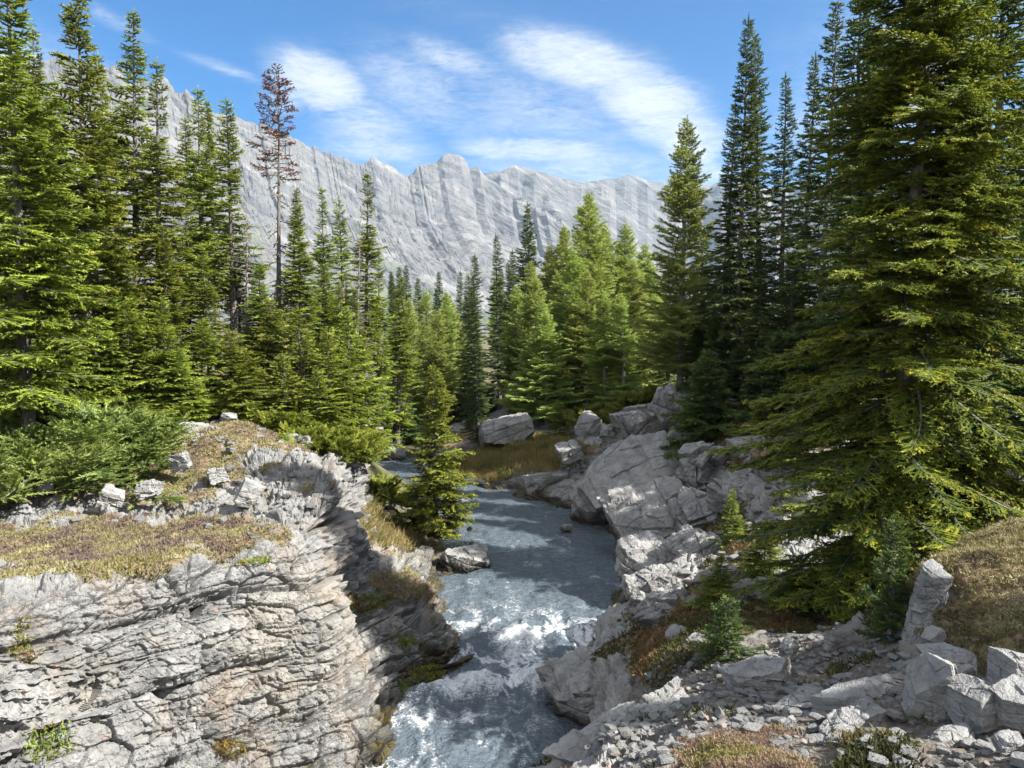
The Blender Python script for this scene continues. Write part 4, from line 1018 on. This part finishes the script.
w = bpy.data.worlds.new('World'); SC.world = w; w.use_nodes = True
nt = w.node_tree; nt.nodes.clear()
class WT(NT):
    def __init__(s, tree): s.t = tree
t = WT(nt)
sky = t.n('ShaderNodeTexSky', sky_type='NISHITA', sun_disc=False, sun_elevation=math.asin(SUN[2]), sun_rotation=math.atan2(SUN[0], SUN[1]), altitude=2000.0, air_density=1.0, dust_density=.4, ozone_density=2.5)
geo = t.n('ShaderNodeTexCoord'); sep = t.n('ShaderNodeSeparateXYZ', {0: geo.outputs['Generated']})
azd = t.math('MULTIPLY', t.math('ARCTAN2', sep.outputs[0], sep.outputs[1]), 180 / math.pi)
eld = t.math('MULTIPLY', t.math('ARCSINE', sep.outputs[2]), 180 / math.pi)
ae = t.n('ShaderNodeCombineXYZ', {0: azd, 1: eld}).outputs[0]


def dirdeg(px, py):
    v = W(px, py, 1.0) - np.array([0, 0, EYE]); v = v / np.linalg.norm(v)
    return math.degrees(math.atan2(v[0], v[1])), math.degrees(math.asin(v[2]))


def blob(px, py, rx, ry, rot, amt):
    a, e = dirdeg(px, py); q = F / 57.3
    mp = t.n('ShaderNodeMapping', {'Vector': ae, 'Location': (a, e, 0.0), 'Rotation': (0.0, 0.0, R_(rot)), 'Scale': (rx / q, ry / q, 1.0)}, vector_type='TEXTURE')
    ln = t.n('ShaderNodeVectorMath', {0: mp.outputs[0]}, operation='LENGTH').outputs['Value']
    return t.math('MULTIPLY', t.rng(ln, 1.0, 0.0), amt)


bl = None
for b in [(575, 62, 130, 40, -14, 1.0), (650, 105, 120, 55, -30, .95), (690, 140, 60, 50, -20, .9), (455, 60, 95, 28, -14, .55), (320, 82, 75, 42, -18, 1.05), (290, 95, 40, 30, 20, .6), (535, 150, 130, 22, -2, .85), (370, 130, 130, 60, -25, .55), (380, 150, 110, 30, 0, .6), (700, 175, 90, 30, 0, .6), (540, 110, 240, 90, -8, .42), (600, 170, 300, 40, 0, .5), (420, 90, 120, 60, -20, .5), (225, 68, 60, 10, -12, .45), (110, 18, 60, 12, -20, .35), (640, 165, 120, 20, 0, .4), (900, 80, 200, 120, 20, .5), (480, 20, 200, 30, -8, .12), (30, 90, 200, 80, -20, .5), (1300, 100, 300, 120, 10, .6), (-500, 60, 300, 100, 0, .6)]:
    v = blob(*b); bl = v if bl is None else t.math('MAXIMUM', bl, v)
mpn = t.n('ShaderNodeMapping', {'Vector': ae, 'Rotation': (0.0, 0.0, R_(22)), 'Scale': (.10, .30, 1.0)})
nA = t.noise(mpn.outputs[0], 1.0, 9, .62, 1.2)
mpn2 = t.n('ShaderNodeMapping', {'Vector': ae, 'Rotation': (0.0, 0.0, R_(18)), 'Scale': (.45, 1.9, 1.0)})
nB = t.noise(mpn2.outputs[0], 1.0, 7, .65, 1.6)
mpn3 = t.n('ShaderNodeMapping', {'Vector': ae, 'Rotation': (0.0, 0.0, R_(30)), 'Scale': (1.1, 5.5, 1.0)})
nC = t.noise(mpn3.outputs[0], 1.0, 7, .7, 1.2)
tex = t.math('ADD', t.math('ADD', t.math('MULTIPLY', nA, .52), t.math('MULTIPLY', nB, .40)), t.math('MULTIPLY', nC, .24))
cv = t.math('ADD', t.math('MULTIPLY', bl, 1.0), t.math('MULTIPLY', t.math('SUBTRACT', tex, .56), 2.9))
cm = t.math('MULTIPLY', t.rng(cv, -.25, 1.3), t.math('MULTIPLY', bl, 1.9, True), True)
skyc = t.n('ShaderNodeHueSaturation', {'Hue': .5, 'Saturation': 2.4, 'Value': .37, 'Color': sky.outputs[0]}).outputs[0]
cl_ = t.mix(t.math('MULTIPLY', cm, .95), skyc, C(1.9, 2.0, 2.12))
# unseen bright cloud high up and behind the view, added as neutral fill light
fill_cloud = t.math('MAXIMUM', t.math('MULTIPLY', t.rng(eld, 38.0, 60.0), .95), t.math('MULTIPLY', t.rng(sep.outputs[1], .25, -.35), .9))
cl_ = t.mix(t.math('MULTIPLY', fill_cloud, t.rng(tex, .30, .62, .25, 1.0)), cl_, C(2.7, 2.75, 2.85))
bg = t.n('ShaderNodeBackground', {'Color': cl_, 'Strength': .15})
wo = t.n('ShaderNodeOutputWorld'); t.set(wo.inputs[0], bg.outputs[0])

# air
hb = 6000.0
V = np.array([[x, y, z] for x in (-hb, hb) for y in (-600, 6200) for z in (-14, 960.0)])
hz_ = mesh('haze', V, np.array([[0, 1, 3, 2], [4, 6, 7, 5], [0, 4, 5, 1], [2, 3, 7, 6], [0, 2, 6, 4], [1, 5, 7, 3]]))
t = NT('haze'); vol = t.n('ShaderNodeVolumePrincipled', {'Color': C(.62, .80, 1.0), 'Density': 7.5e-5, 'Anisotropy': .2})
t.set(t.out.inputs['Volume'], vol.outputs[0]); hz_.materials.append(t.m)
tag(link('haze', hz_), kind='stuff')

cam = bpy.data.cameras.new('camera'); co = bpy.data.objects.new('camera', cam); COL.objects.link(co)
co.location = (0, 0, EYE); co.rotation_euler = (math.pi / 2 - PITCH, 0, 0)
cam.sensor_width = 36; cam.lens = F / 1024 * 36; cam.clip_start = .05; cam.clip_end = 20000
SC.camera = co
SC.view_settings.view_transform = 'Standard'; SC.view_settings.look = 'None'; SC.view_settings.exposure = 1.75; SC.view_settings.gamma = 1
SC.cycles.max_bounces = 6; SC.cycles.diffuse_bounces = 3; SC.cycles.transmission_bounces = 4; SC.cycles.volume_bounces = 0
SC.cycles.caustics_reflective = False; SC.cycles.caustics_refractive = False
SC.cycles.use_denoising = True; SC.cycles.denoiser = 'OPENIMAGEDENOISE'
